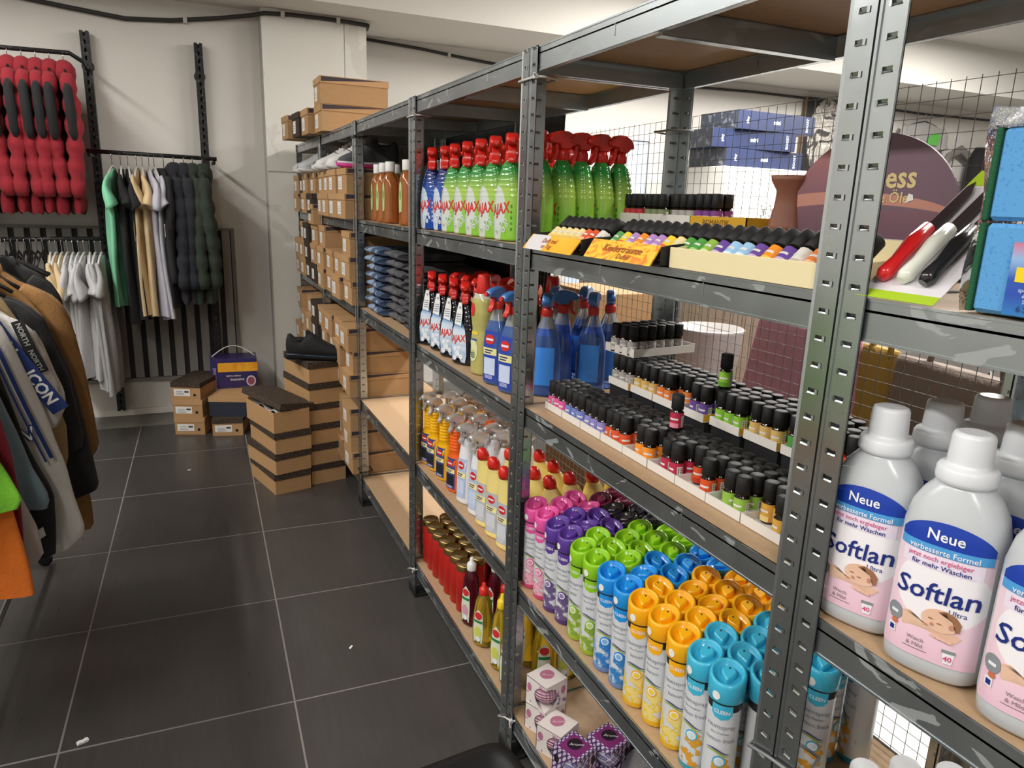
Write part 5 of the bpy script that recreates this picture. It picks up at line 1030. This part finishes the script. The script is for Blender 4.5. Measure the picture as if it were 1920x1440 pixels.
# ---- wall posts, bars, slat panel
m_rail = mat('black_upright', lambda c: c.mix(c.noise(70, 4) > .6, '#232323', '#4a4a48'), .45, metal=.4)
def upright(x, label):
    mb = MB().box(-.024, -.016, 0, .045, 0, 2.33).box(.016, .024, 0, .045, 0, 2.33).box(-.024, .024, .04, .048, 0, 2.33).box(-.016, -.006, 0, .004, 0, 2.33).box(.006, .016, 0, .004, 0, 2.33)
    z = .03
    while z < 2.3: mb.box(-.006, .006, 0, .004, z, z + .022); z += .045
    e = one('wall_upright', mb.mesh('wall_upright', m_rail), label, 'wall upright', (x, 5.551, .05), 0, 'slotted wall uprights')
    for z in (.4, 2.14): part('wall_plate', MB().lathe([(.034, 0), (.034, .018), (.02, .02)], 14).tf(Matrix.Translation((0, .068, z)) @ Matrix.Rotation(W90, 4, 'X')), m_rail, e)
upright(-1.175, 'black slotted wall upright between the red jackets and the green t-shirt'); upright(-.556, 'black slotted wall upright beside the dark green puffer jackets')
upright(-1.80, 'black slotted wall upright behind the black puffer jackets')
def bar(pts, label): return one('garment_bar', MB().tube(pts, .0125, 10).mesh('garment_bar', m_rail), label, 'garment bar', (0, 0, 0), 0, 'garment bars')
bar([(-1.175, 5.547, 2.165), (-1.18, 5.40, 2.185), (-1.235, 5.30, 2.21), (-1.6, 5.30, 2.205), (-2.1, 5.30, 2.20)], 'high black garment bar carrying the red puffer jackets')
bar([(-1.20, 5.30, 1.69), (-.50, 5.30, 1.68)], 'black garment bar between the uprights carrying t-shirts and dark jackets')
bar([(-1.72, 5.20, 1.185), (-1.155, 5.20, 1.195)], 'thin low bar carrying the cream and white shirts')
for x, z, y1 in ((-1.19, 1.69, 5.31), (-.515, 1.68, 5.31), (-1.165, 1.195, 5.21), (-1.70, 1.185, 5.21)):
    one('bar_bracket', MB().box(x - .008, x + .008, y1 - .01, 5.549, z - .03, z - .012, 0, .002).box(x - .008, x + .008, y1 - .012, y1 + .006, z - .02, z + .0, 0, .002).mesh('bar_bracket', m_rail), 'black bracket holding a garment bar end off the wall at %.2f metres' % z if False else {(-1.19): 'black bracket at the green t-shirt end of the middle bar', (-.515): 'black bracket at the dark green jacket end of the middle bar', (-1.165): 'black bracket at the right end of the low shirt bar', (-1.70): 'black bracket at the left end of the low shirt bar'}[x], 'bracket', (0, 0, 0))
e = tag(link('slat_panel', None, None, (0, 0, 0)), 'grey vertical slat panel with dark gaps on the lower back wall', 'slat panel')
part('backing', MB().box(-2.6, -.412, 5.604, 5.6198, .245, 1.245), ink('#262423', .7), e); slat = MB().box(-.026, .026, 5.588, 5.604, .26, 1.235, 0, .002).mesh('slat', mat('grey_slat', '#8d8a86', .6))
x = -.462
while x > -2.58: link('slat', slat, e, (x, 0, 0)); x -= .0835
part('edge_strip', MB().box(-2.6, -.408, 5.586, 5.606, .235, .258).box(-2.6, -.408, 5.586, 5.606, 1.235, 1.25).box(-.43, -.408, 5.587, 5.605, .24, 1.245), mat('grey_slat_b', '#77746f', .6), e)
# ---- red puffer jackets
m_redp = cloth('red_puffer', '#8c1c28'); m_blkp = cloth('black_puffer', '#1b1b1d'); m_gap = cloth('black_side', '#17171a')
def puffer(m, sm, seed, panel=None, **k):
    p = garment(m, .20, .78, .036, .66, .054, 7, True, sm, seed, **k)
    if panel:
        for sg in (-1, 1):
            mb = MB().loft([(-.46, .020, .012, sg * .246, -.008, 2.2), (-.42, .040, .024, sg * .246, -.006, 2.4), (-.30, .044, .026, sg * .246, -.004, 2.4), (-.20, .040, .024, sg * .236, 0, 2.4), (-.165, .018, .012, sg * .226, 0, 2.2)], 14)
            p.append(('arm_panel', mb.mesh('arm_panel', panel)))
    return p
PR = [puffer(m_redp, m_redp, 3, m_gap), puffer(m_redp, m_redp, 8, m_gap)]; PB = puffer(m_blkp, m_blkp, 5)
for i in range(6):
    x = -1.268 - .066 * i
    place('puffer_jacket', PR[i % 2], 'red hooded puffer jacket with black arm panels, %s from the upright' % ordinal(i), 'jacket', (x, 5.30, 2.188), W90 + jit(.08) + .06, 'red puffer jackets')
for i in range(5): place('puffer_jacket', PB, 'black hooded puffer jacket on the high bar, %s left of the red ones' % ordinal(i), 'jacket', (-1.672 - .07 * i, 5.30, 2.185), W90 + jit(.06), 'black puffer jackets')
# ---- middle bar
def tee(m, seed, h_=.76, **k): return garment(m, .21, h_, .026, .19, .075, 0, False, None, seed, 1.05, .012, m_hangw, **k)
mid = [(-1.075, tee(cloth('mint', '#7fcba3'), 2, .80), 'mint green t-shirt at the left end of the middle bar', 't-shirt', -.15), (-1.030, tee(cloth('black_tee', '#19191b'), 4, .90), 'black t-shirt next to the mint green one', 't-shirt', 0), (-.992, tee(cloth('black_tee', '#19191b'), 6, .88), 'second black t-shirt beside the cream shirts', 't-shirt', .05),
       (-.945, tee(cloth('cream', '#cfb78f'), 7, .84), 'cream t-shirt left of its twin on the middle bar', 't-shirt', -.1), (-.915, tee(cloth('cream', '#cfb78f'), 9, .86), 'cream t-shirt beside the lavender white ones', 't-shirt', 0), (-.880, tee(cloth('lavender_white', '#b9b8c4'), 10, .87), 'lavender white t-shirt next to the cream shirts', 't-shirt', .05), (-.852, tee(cloth('lavender_white', '#b9b8c4'), 12, .88), 'lavender white t-shirt next to the black jacket', 't-shirt', .1),
       (-.800, garment(cloth('black_jacket', '#1e1f22'), .21, .80, .04, .62, .055, 0, False, None, 14, 1.0, .006, None, collar=True), 'plain black jacket with white tag beside the lavender shirts', 'jacket', .0), (-.745, puffer(cloth('ink_puffer', '#23252d'), None, 16), 'ink blue hooded puffer jacket beside the plain black jacket', 'jacket', 0), (-.690, puffer(cloth('ink_puffer', '#23252d'), None, 18), 'ink blue hooded puffer jacket beside the dark green ones', 'jacket', 0),
       (-.640, puffer(cloth('dark_green_puffer', '#2b352c'), None, 20), 'dark green hooded puffer jacket, left of the last one', 'jacket', 0), (-.585, puffer(cloth('dark_green_puffer', '#2b352c'), None, 22), 'dark green hooded puffer jacket at the right end of the middle bar', 'jacket', 0)]
for x, p, l, c_, a in mid: place('hanging_' + c_.replace('-', '_'), p, l, c_, (x, 5.30, 1.668), W90 + a + .05, 'clothes on the middle bar')
one('hang_tag', MB().box(-.001, .001, -.012, .012, -.06, 0, 0).box(-.0015, .0015, -.013, .013, .0, .012, 0).mesh('hang_tag', WHITE), 'white swing tag on the sleeve of the plain black jacket', 'tag', (-.815, 5.005, 1.28))
# ---- low bar
for i in range(10):
    x = -1.42 + .028 * i if i < 9 else -1.165; c_ = 'cream' if i < 3 else 'grey_white'
    m = cloth('cream', '#cfb78f') if i < 3 else cloth('grey_white', '#bcbcbe' if i % 2 else '#c8c8ca') if i < 8 else cloth('pale_grey', '#a9aaab')
    place('hanging_shirt', tee(m, 30 + i, .66 + .02 * (i % 4) + (.12 if i > 7 else 0)), ['cream t-shirt at the left end of the low bar', 'cream t-shirt second on the low bar', 'cream t-shirt third on the low bar', 'white t-shirt right beside the cream ones on the low bar', 'white t-shirt second after the cream ones', 'white t-shirt third after the cream ones', 'white t-shirt fourth after the cream ones', 'white t-shirt fifth after the cream ones', 'longer pale grey shirt near the right end of the low bar', 'long pale grey shirt at the very right end of the low bar'][i], 't-shirt', (x, 5.18, 1.173), W90 + jit(.1), 'shirts on the low bar')
for i in range(8):
    e = place('empty_hanger', [hanger(.2, m_hang)], 'black empty hanger on the low bar, %s left of the cream shirts' % ordinal(i), 'hanger', (-1.455 - .03 * i, 5.19, 1.178), W90 + jit(.2), 'empty hangers on the low bar')
# ---- free-standing rack in the foreground
rx = -1.335; rz_ = 1.305
e = tag(link('clothes_rack', None, None, (0, 0, 0)), 'chrome clothes rack full of jackets at the left edge', 'clothes rack')
part('rail', MB().tube([(rx, 1.55, rz_), (rx, 3.45, rz_)], .0125, 12), CH, e)
for y in (1.56, 3.44):
    part('upright', MB().tube([(rx, y, rz_), (rx, y, .06)], .014, 10), CH, e); part('foot_bar', MB().tube([(rx - .2, y, .055), (rx + .02, y, .055)], .014, 10), CH, e)
    for x in (-.2, .02): part('wheel', MB().lathe([(.02, -.01), (.026, -.006), (.026, .006), (.02, .01)], 14).tf(Matrix.Translation((rx + x, y, .0265)) @ Matrix.Rotation(W90, 4, 'X')), BLACK, e)
part('lower_rail', MB().tube([(rx, 1.56, .14), (rx, 3.44, .14)], .01, 10), CH, e)
m_den = cloth('denim', '#6f858f'); m_wv = cloth('varsity_white', '#c0bdb8'); m_blue = cloth('royal_blue', '#20376f')
def hangf(name, y, p, l, c_, a=0., dx=0., dz=0.): return place(name, p, l, c_, (rx + dx, y, rz_ - .017 + dz), a, 'clothes on the foreground rack')
def garment2(m, prof, d_=.05, sleeve=None, seed=0, puff=0, fold=.009, sm=None, collar=None, hem=.0):
    """hanging garment from its half-width profile [(z, half width)], with folds, optional sleeves along the edge"""
    rn = random.Random(seed); ph = [rn.uniform(0, 6) for _ in range(6)]; seg = 40
    pr = [(-.060, .035), (-.085, min(.10, prof[0][1] * .7))] + list(prof); zs = []
    def hw(z):
        if z >= pr[0][0]: return pr[0][1]
        for (z0, w0), (z1, w1) in zip(pr, pr[1:]):
            if z >= z1: return w0 + (w1 - w0) * (z0 - z) / max(1e-6, z0 - z1)
        return pr[-1][1]
    zb = pr[-1][0]; N = 40 if puff else 26; vs = []
    for j in range(N + 1):
        t = j / N; z = pr[0][0] + (zb - pr[0][0]) * t; w_ = hw(z); q = (.72 + .32 * abs(math.sin(math.pi * puff * t)) ** .6) if puff else 1; hd = d_ * (.5 + .5 * min(1, t / .25)) * q
        for i in range(seg):
            a = 2 * math.pi * i / seg; x = w_ * sgnpow(math.cos(a), .7); y = hd * sgnpow(math.sin(a), .8)
            g = fold * min(1, t * 2.4) * (math.sin(x * 42 + ph[0] + 2.5 * t) + .6 * math.sin(x * 83 + ph[1] - 3 * t) + .5 * math.sin(x * 23 + 6 * t + ph[2]))
            vs.append((x, y + g, z + hem * t * (x / max(w_, .05)) + (.010 * math.sin(x * 26 + ph[4]) if j == N else 0)))
    mb = MB().add(vs, [(j * seg + (i + 1) % seg, j * seg + i, (j + 1) * seg + i, (j + 1) * seg + (i + 1) % seg) for j in range(N) for i in range(seg)], 0, True)
    mb.add(vs[:seg], [tuple(range(seg))]); mb.add([(x, y * .9, z + .02) for x, y, z in vs[-seg:]], [tuple(range(seg))[::-1]])
    parts = [('body', mb.mesh('body', m), [])]
    if sleeve:
        z0, z1, r = sleeve
        for sg in (-1, 1):
            n = 18; pts = [(sg * (hw(z0 + (z1 - z0) * i / n) - r * .86 + .004 * math.sin(1.7 * i + ph[3])), -.018 - d_ * .55 + .006 * math.sin(2.1 * i + ph[5]), z0 + (z1 - z0) * i / n) for i in range(n + 1)]
            sv = MB().tube(pts, r, 16, 0, True, lambda i: r * (.55 + .45 * min(1, i / 4)) * (1 - .22 * i / n) * ((.82 + .26 * abs(math.sin(math.pi * 5 * i / n)) ** .6) if puff else 1 + .05 * math.sin(2.6 * i + ph[1])), ((0, 1, 0), .6))
            parts.append(('sleeve', sv.mesh('sleeve', sm or m), []))
    if collar:
        cb_ = MB().loft([(-.135, .085, .05, 0, -.004, 2.2), (-.09, .078, .046, 0, -.002, 2.2), (-.052, .068, .042, 0, 0, 2.2), (-.056, .058, .034, 0, 0, 2.2)], 20); parts.append(('collar', cb_.mesh('collar', collar)))
    parts.append(hanger(.15, m_hang)); return parts
jet = cloth('jet', '#161617')
hangf('hanging_jacket', 3.32, garment2(jet, [(-.10, .12), (-.14, .17), (-.2, .20), (-.6, .20), (-.62, .19)], .05, (-.13, -.55, .05), 41, collar=jet), 'black jacket behind the camel coat on the chrome rack', 'jacket')
cm = cloth('camel', '#8a6437')
hangf('hanging_coat', 3.10, garment2(cm, [(-.116, .119), (-.146, .181), (-.175, .218), (-.227, .246), (-.319, .26), (-.413, .272), (-.585, .285), (-.70, .29), (-.72, .27)], .05, (-.14, -.84, .060), 43, collar=cm), 'camel coat with long sleeve on the chrome rack', 'coat')
hangf('hanging_coat', 2.995, garment2(cm, [(-.12, .12), (-.229, .20), (-.687, .235), (-.851, .262), (-.965, .262), (-.977, .25)], .03, None, 44, fold=.012), 'second camel garment hanging lower behind the black puffer', 'coat')
hangf('puffer_jacket', 2.89, garment2(cloth('black_puffer', '#1b1b1d'), [(-.125, .09), (-.166, .165), (-.214, .205), (-.27, .222), (-.388, .26), (-.549, .28), (-.70, .295), (-.799, .303), (-.828, .285)], .066, (-.15, -.62, .058), 45, 9, .003, collar=_M['cloth_black_puffer'], hem=.03), 'black puffer jacket in front of the camel coat on the chrome rack', 'jacket')
hangf('hanging_trousers', 2.785, garment2(cloth('beige', '#97815f'), [(-.12, .12), (-.258, .18), (-.358, .21), (-.459, .23), (-.529, .245), (-.633, .24), (-.701, .215)], .03, None, 46, fold=.012), 'beige garment between black puffer and white varsity jacket', 'trousers')
v1 = hangf('varsity_jacket', 2.66, garment2(m_wv, [(-.12, .10), (-.18, .172), (-.21, .216), (-.245, .23), (-.333, .25), (-.387, .268), (-.432, .268), (-.493, .24)], .045, (-.15, -.475, .046), 47, collar=m_blue), 'white varsity jacket with blue ICON bands on the chrome rack', 'jacket')
def band(par, pts, wd, y, m, txt=None, ts=.03, tm=None, n=1, bold=.03, nm='band'):
    (x0, z0), (x1, z1) = pts; dx, dz = x1 - x0, z1 - z0; ln = math.hypot(dx, dz); ux, uz = dx / ln, dz / ln
    f = lambda a, b, o=0: (x0 + ux * a - uz * b, y - o - .012 * math.sin(math.pi * min(1, max(0, a / ln))), z0 + uz * a + ux * b)
    b_ = part(nm, MB().grid(lambda u, v: f(ln * u, wd * (v - .5)), 14, 2).grid(lambda u, v: f(ln * u, wd * (v - .5), -.002), 14, 2), m, par)
    if txt:
        for k in range(n):
            t = MB().text(txt, ts, (ln * (k + .5) / n, 0), lambda a, b: f(a, b, .0012), 0, bold); part('lettering', t, tm or WHITE, b_)
    return b_
band(v1, ((.112, -.13), (.268, -.42)), .046, -.092, m_blue, 'ICON', .042, WHITE, 2)
band(v1, ((.190, -.165), (.236, -.31)), .030, -.084, jet, 'NORTH', .018, ink('#8f8f8c'), 2)
v2 = hangf('varsity_jacket', 2.54, garment2(m_wv, [(-.11, .10), (-.156, .155), (-.245, .187), (-.353, .216), (-.431, .236), (-.524, .252), (-.583, .268), (-.673, .279), (-.797, .302), (-.833, .262)], .042, None, 48, fold=.006, collar=m_blue, hem=.02), 'white varsity jacket with blue piping and outlined N patch on the chrome rack', 'jacket')
band(v2, ((.146, -.17), (.246, -.53)), .010, -.058, m_blue, nm='piping'); band(v2, ((.132, -.18), (.232, -.54)), .005, -.058, m_blue, nm='piping')
band(v2, ((.110, -.22), (.165, -.42)), .020, -.060, jet, nm='zip_flap')
part('letter_patch', MB().text('N', .058, (.190, -.452), lambda a, b: (a, -.0655, b), 0, .0, .1), WHITE, v2); part('letter_patch', MB().text('N', .058, (.190, -.452), lambda a, b: (a, -.064, b), 0, .06, .1), m_blue, v2)
v3 = hangf('hanging_jacket', 2.44, garment2(jet, [(-.12, .10), (-.20, .14), (-.305, .165), (-.472, .201), (-.60, .24), (-.634, .248), (-.734, .243), (-.813, .235)], .028, None, 49, hem=.02), 'black jacket edge with small white emblem before the denim jacket', 'jacket')
part('emblem', MB().flat([(.205, -.70), (.222, -.69), (.226, -.715), (.21, -.725)], lambda a, b: (a, -.048, b)), WHITE, v3)
hangf('denim_jacket', 2.36, garment2(m_den, [(-.12, .10), (-.20, .14), (-.314, .172), (-.415, .198), (-.529, .22), (-.60, .246), (-.623, .25), (-.648, .243)], .036, None, 50, collar=m_den, hem=.02), 'washed light blue denim jacket on the chrome rack', 'jacket')
hangf('hanging_shirt', 2.295, garment2(cloth('off_white', '#b5aba6'), [(-.12, .09), (-.25, .13), (-.379, .16), (-.521, .195), (-.648, .228), (-.737, .234), (-.75, .22)], .022, None, 51, fold=.006), 'off-white shirt hem showing under the denim jacket', 'shirt')
hangf('hanging_shirt', 2.225, garment2(cloth('crimson', '#7d1c2c'), [(-.12, .10), (-.25, .17), (-.335, .196), (-.417, .210), (-.533, .216), (-.643, .211), (-.668, .205)], .026, None, 52), 'crimson shirt between denim jacket and lime shirt', 'shirt')
hangf('hanging_shirt', 2.165, garment2(cloth('orange', '#cf6a1a'), [(-.12, .10), (-.3, .17), (-.471, .200), (-.553, .212), (-.628, .222), (-.693, .229), (-.754, .231)], .022, None, 54, fold=.006), 'orange shirt hem hanging lowest at the left edge', 'shirt')
hangf('hanging_shirt', 2.105, garment2(cloth('lime', '#6fb52c'), [(-.12, .10), (-.25, .15), (-.412, .205), (-.479, .232), (-.513, .245), (-.528, .232)], .024, None, 53, hem=.015), 'lime green shirt at the left edge of the picture', 'shirt')
for i in range(5): place('clip_hanger', [hanger(.18, m_hang)], 'black hanger bunched at the far end of the chrome rail, %s from the clothes' % ordinal(i), 'hanger', (rx, 3.36 + .014 * i, rz_ - .017), jit(.3), 'hangers on the chrome rail')
# ================================================================== sales room behind the shelves
m_cab = mat('white_lacquer', '#d9d8d4', .4)
e = tag(link('cabinet', None, None, (2.77, 4.5, 0)), 'tall white two-door cabinet seen through the wire mesh', 'cabinet')
part('carcass', MB().box(0, .80, .02, .55, 0, 1.78, 0, .004), m_cab, e)
for k in range(2):
    d_ = part('door', MB().box(.005 + .4 * k, .395 + .4 * k, 0, .0195, .08, 1.775, 0, .003), m_cab, e)
    part('handle', MB().tube([(.36 + .08 * k, 0, 1.45), (.36 + .08 * k, -.03, 1.45), (.36 + .08 * k, -.03, 1.52), (.36 + .08 * k, 0, 1.52)], .006, 6), CH, d_)
m_nb = mat('navy_carton', '#1d2747', .45); m_nb2 = mat('navy_carton_end', lambda c: c.mix(c.noise(25, 2) > .6, '#3a3f4a', '#6a6f78'), .5)
for k, (dx, dy, a) in enumerate(((.02, .0, .05), (-.10, .02, -.03), (.08, -.02, .04))):
    e = tag(link('navy_carton', None, None, (2.80 + dx, 4.56 + dy, 1.781 + .128 * k), (0, 0, a)), ['lowest navy blue carton on the white cabinet', 'middle navy blue carton on the white cabinet, shifted left', 'top navy blue carton on the white cabinet'][k], 'carton', 'navy cartons')
    part('box_body', MB().box(0, .74, 0, .4, 0, .126, 0, .002), m_nb, e); part('end_panel', MB().box(-.002, .0, .0, .4, 0, .126), m_nb2, e)
    part('lettering', MB().text('BOOST', .03, (0, 0), lambda u, v: (.66 - v, -.001, .063 + u), 0, .01).text('mini', .04, (.36, .063), lambda u, v: (u, -.001, v), 0, .02).text('play', .03, (0, 0), lambda u, v: (.08 - v, -.001, .063 + u), 0, .01), WHITE, e)
e = one('red_packet', MB().box(0, .22, 0, .12, 0, .16, 0, .003).mesh('red_packet', mat('red_white_packet', lambda c: c.ramp(c.noise(14, 3), [(0, '#c8202a'), (.5, '#d8404a'), (.54, '#e9e4e0'), (1, '#3a4a8a')]), .4)), 'small red and white packet behind the navy cartons', 'packet', (3.70, 4.9, 1.62)); 
one('side_cabinet', MB().box(0, .7, 0, .5, 0, 1.618, 0, .004).mesh('side_cabinet', m_cab), 'lower white cabinet beside the tall one', 'cabinet', (3.60, 4.75, 0))
# picture on the wall
m_pic = mat('monochrome_print', lambda c: c.mix(c.ell(c.x, c.z, .27, .42, .22, .36), '#1c1b1b', c.ramp((c.noise(4.5, 4, None, 2.6)), [(0, '#1a1a1a'), (.42, '#4a4846'), (.5, '#cfcac2'), (.56, '#8f8b85'), (.66, '#d9d4cb'), (1, '#3a3836')])), .5)
e = tag(link('wall_picture', None, None, (4.83, 5.90, 1.78)), 'black-and-white swirling portrait print on the back wall', 'picture')
part('canvas', MB().box(0, .56, 0, .045, 0, .78, 0, .002), m_pic, e); part('edge', MB().box(-.012, 0, 0, .045, 0, .78), ink('#6e5c4a'), e)
place('hanging_t_shirt', garment(cloth('grey_tee', '#9b9a97'), .30, .60, .03, .24, .09, 0, False, None, 60, 1.0, .006), 'grey t-shirt with green print hung on the back wall', 't-shirt', (6.42, 5.85, 2.50), 0)
one('green_print', MB().flat([(-.1, -.05), (.08, -.06), (.12, .04), (.02, .07), (-.06, .03)], lambda a, b: (a, 0, b)).mesh('green_print', ink('#5aa84a')), 'bright green print on the chest of the grey wall t-shirt', 'print', (6.52, 5.806, 2.27))
one('grey_shoulder_bag', MB().tube([(-.26, 0, -.42), (-.28, 0, -.15), (-.18, 0, .1), (0, 0, .18), (.18, 0, .1), (.27, 0, -.15), (.26, 0, -.42)], .045, 10, flat=((0, 1, 0), .5)).loft([(-.75, .26, .07, 0, 0, 4), (-.4, .28, .08, 0, 0, 4), (-.36, .27, .07, 0, 0, 4)], 20).mesh('grey_shoulder_bag', cloth('grey_bag', '#74716c')), 'grey shoulder bag with wide strap hung on the back wall', 'bag', (7.02, 5.83, 2.02))
e = one('black_backpack', MB().loft([(-.5, .25, .09, 0, 0, 4), (-.2, .27, .1, 0, 0, 3.5), (.05, .26, .09, 0, 0, 3), (.16, .2, .06, 0, 0, 2.5)], 24).mesh('black_backpack', cloth('black_bag', '#1c1c1e')), 'black backpack with round badge hung on the back wall', 'bag', (7.40, 5.78, 2.07))
part('round_badge', MB().lathe([(.065, 0), (.055, .004), (.045, 0)], 24, cap=False).tf(Matrix.Translation((.0, -.1, .02)) @ Matrix.Rotation(W90, 4, 'X')), ink('#b9b9b9'), e)
# slatted white counter, bags and chest close behind the mesh
e = tag(link('slatted_counter', None, None, (1.62, 2.45, 0)), 'white slatted counter front beyond the wire mesh', 'counter')
part('carcass', MB().box(.012, .5, 0, 2.0, 0, 1.08), ink('#c9c7c4'), e); sl_ = MB().box(0, .0118, .004, .058, .02, 1.075, 0, .002).mesh('slat', m_cab)
for k in range(32): link('slat', sl_, e, (0, .0 + .0623 * k, 0))
part('top', MB().box(-.02, .52, -.02, 2.02, 1.0805, 1.105, 0, .003), m_cab, e)
def tote(name, m, pts0, pts1, y_, label, cat, th=.10):
    """upright soft bag: lower and upper half widths, slightly bulged"""
    (z0, w0), (z1, w1) = pts0, pts1; mb = MB().loft([(z0, w0 * .94, th * .8, 0, 0, 4), (z0 + .02, w0, th, 0, 0, 3.4), ((z0 + z1) / 2, (w0 + w1) / 2, th * 1.05, 0, 0, 2.8), (z1 - .02, w1, th * .4, 0, 0, 2.6), (z1, w1 * .98, th * .2, 0, 0, 2.4)], 28, fn=lambda p, t: (p[0] + .008 * math.sin(9 * p[2] + 4 * t), p[1] + .012 * math.sin(13 * p[0] + 8 * p[2]), p[2] + .01 * math.sin(6 * p[0])))
    return one(name, mb.mesh(name, m), label, cat, y_, W90)
one('low_platform', MB().box(0, 1.0, 0, 1.9, 0, .09, 0, .004).mesh('low_platform', m_cab), 'low white platform on the floor under the hanging bags', 'platform', (.50, .55, .0005))
e = tag(link('bag_rail', None, None, (.80, 0, 0)), 'black rail carrying the fabric bags behind the wire mesh', 'rail')
part('rail', MB().tube([(0, .62, 1.405), (0, 2.3, 1.405)], .011, 10), m_rail, e)
for y in (.63, 2.29): part('upright', MB().tube([(0, y, 1.405), (0, y, .091)], .012, 10), m_rail, e)
def tote2(name, m, z0, w0, z1, w1, th, loc, label):
    mb = MB().loft([(z0, w0 * .94, th * .8, 0, 0, 4), (z0 + .02, w0, th, 0, 0, 3.4), ((z0 + z1) / 2, (w0 + w1) / 2, th * 1.05, 0, 0, 2.8), (z1 - .02, w1, th * .4, 0, 0, 2.6), (z1, w1 * .98, th * .2, 0, 0, 2.4)], 28, fn=lambda p, t: (p[0] + .008 * math.sin(9 * p[2] + 4 * t), p[1] + .012 * math.sin(13 * p[0] + 8 * p[2]), p[2] + .01 * math.sin(6 * p[0])))
    e = one(name, mb.mesh(name, m), label, 'bag', loc, W90)
    zt = 1.418 - loc[2]; part('strap', MB().tube([(-w1 * .6, 0, z1 - .03), (-w1 * .45, 0, z1 + .08), (-.02, 0, zt), (.02, 0, zt), (w1 * .45, 0, z1 + .08), (w1 * .6, 0, z1 - .03)], .007, 8), m, e); return e
tote2('pink_bag', cloth('pink', '#efb2cb'), 0, .34, .74, .17, .07, (.80, 1.70, .4455), 'large pink fabric bag behind the oil bottles')
tote2('yellow_bag', cloth('mustard', '#c4a050'), 0, .07, .72, .045, .05, (.80, 1.475, .4455), 'narrow mustard bag between pink and taupe bags')
e = tote2('taupe_bag', cloth('taupe', '#94857b'), 0, .20, .71, .15, .07, (.80, 1.265, .4455), 'taupe bag with knotted drawstring behind the softener bottles')
part('drawstring', MB().tube([(-.03, -.06, .66), (.0, -.09, .70), (.05, -.10, .63), (.07, -.10, .58), (.03, -.10, .61), (.0, -.09, .69), (-.05, -.1, .62), (-.04, -.1, .5)], .004, 6), ink('#2a2826'), e)
tote2('beige_bag', cloth('pale_beige', '#b3a79c'), 0, .14, .70, .12, .07, (.80, .96, .4455), 'pale beige bag right of the taupe one')
one('white_bucket', MB().lathe([(.085, 0), (.10, .01), (.13, .30), (.135, .31), (.128, .315), (.09, .03)], 28).mesh('white_bucket', mat('bucket_white', '#a8a3a0', .4)), 'white bucket on the stool behind the wire mesh', 'bucket', (1.12, 2.50, .7205))
e = one('stool', MB().lathe([(.16, .68), (.17, .69), (.17, .715), (.16, .72)], 24).mesh('stool', m_cab), 'white stool under the white bucket', 'stool', (1.12, 2.50, 0))
for k in range(4): a = k * W90 + .6; part('leg', MB().tube([(.11 * math.cos(a), .11 * math.sin(a), .682), (.15 * math.cos(a), .15 * math.sin(a), .001)], .012, 8), m_cab, e)
one('plain_carton', MB().box(0, .3, 0, .4, 0, 1.14, 0, .003).mesh('plain_carton', m_kr), 'tall plain cardboard carton behind the blue window sprays', 'carton', (.75, 2.72, .0005))
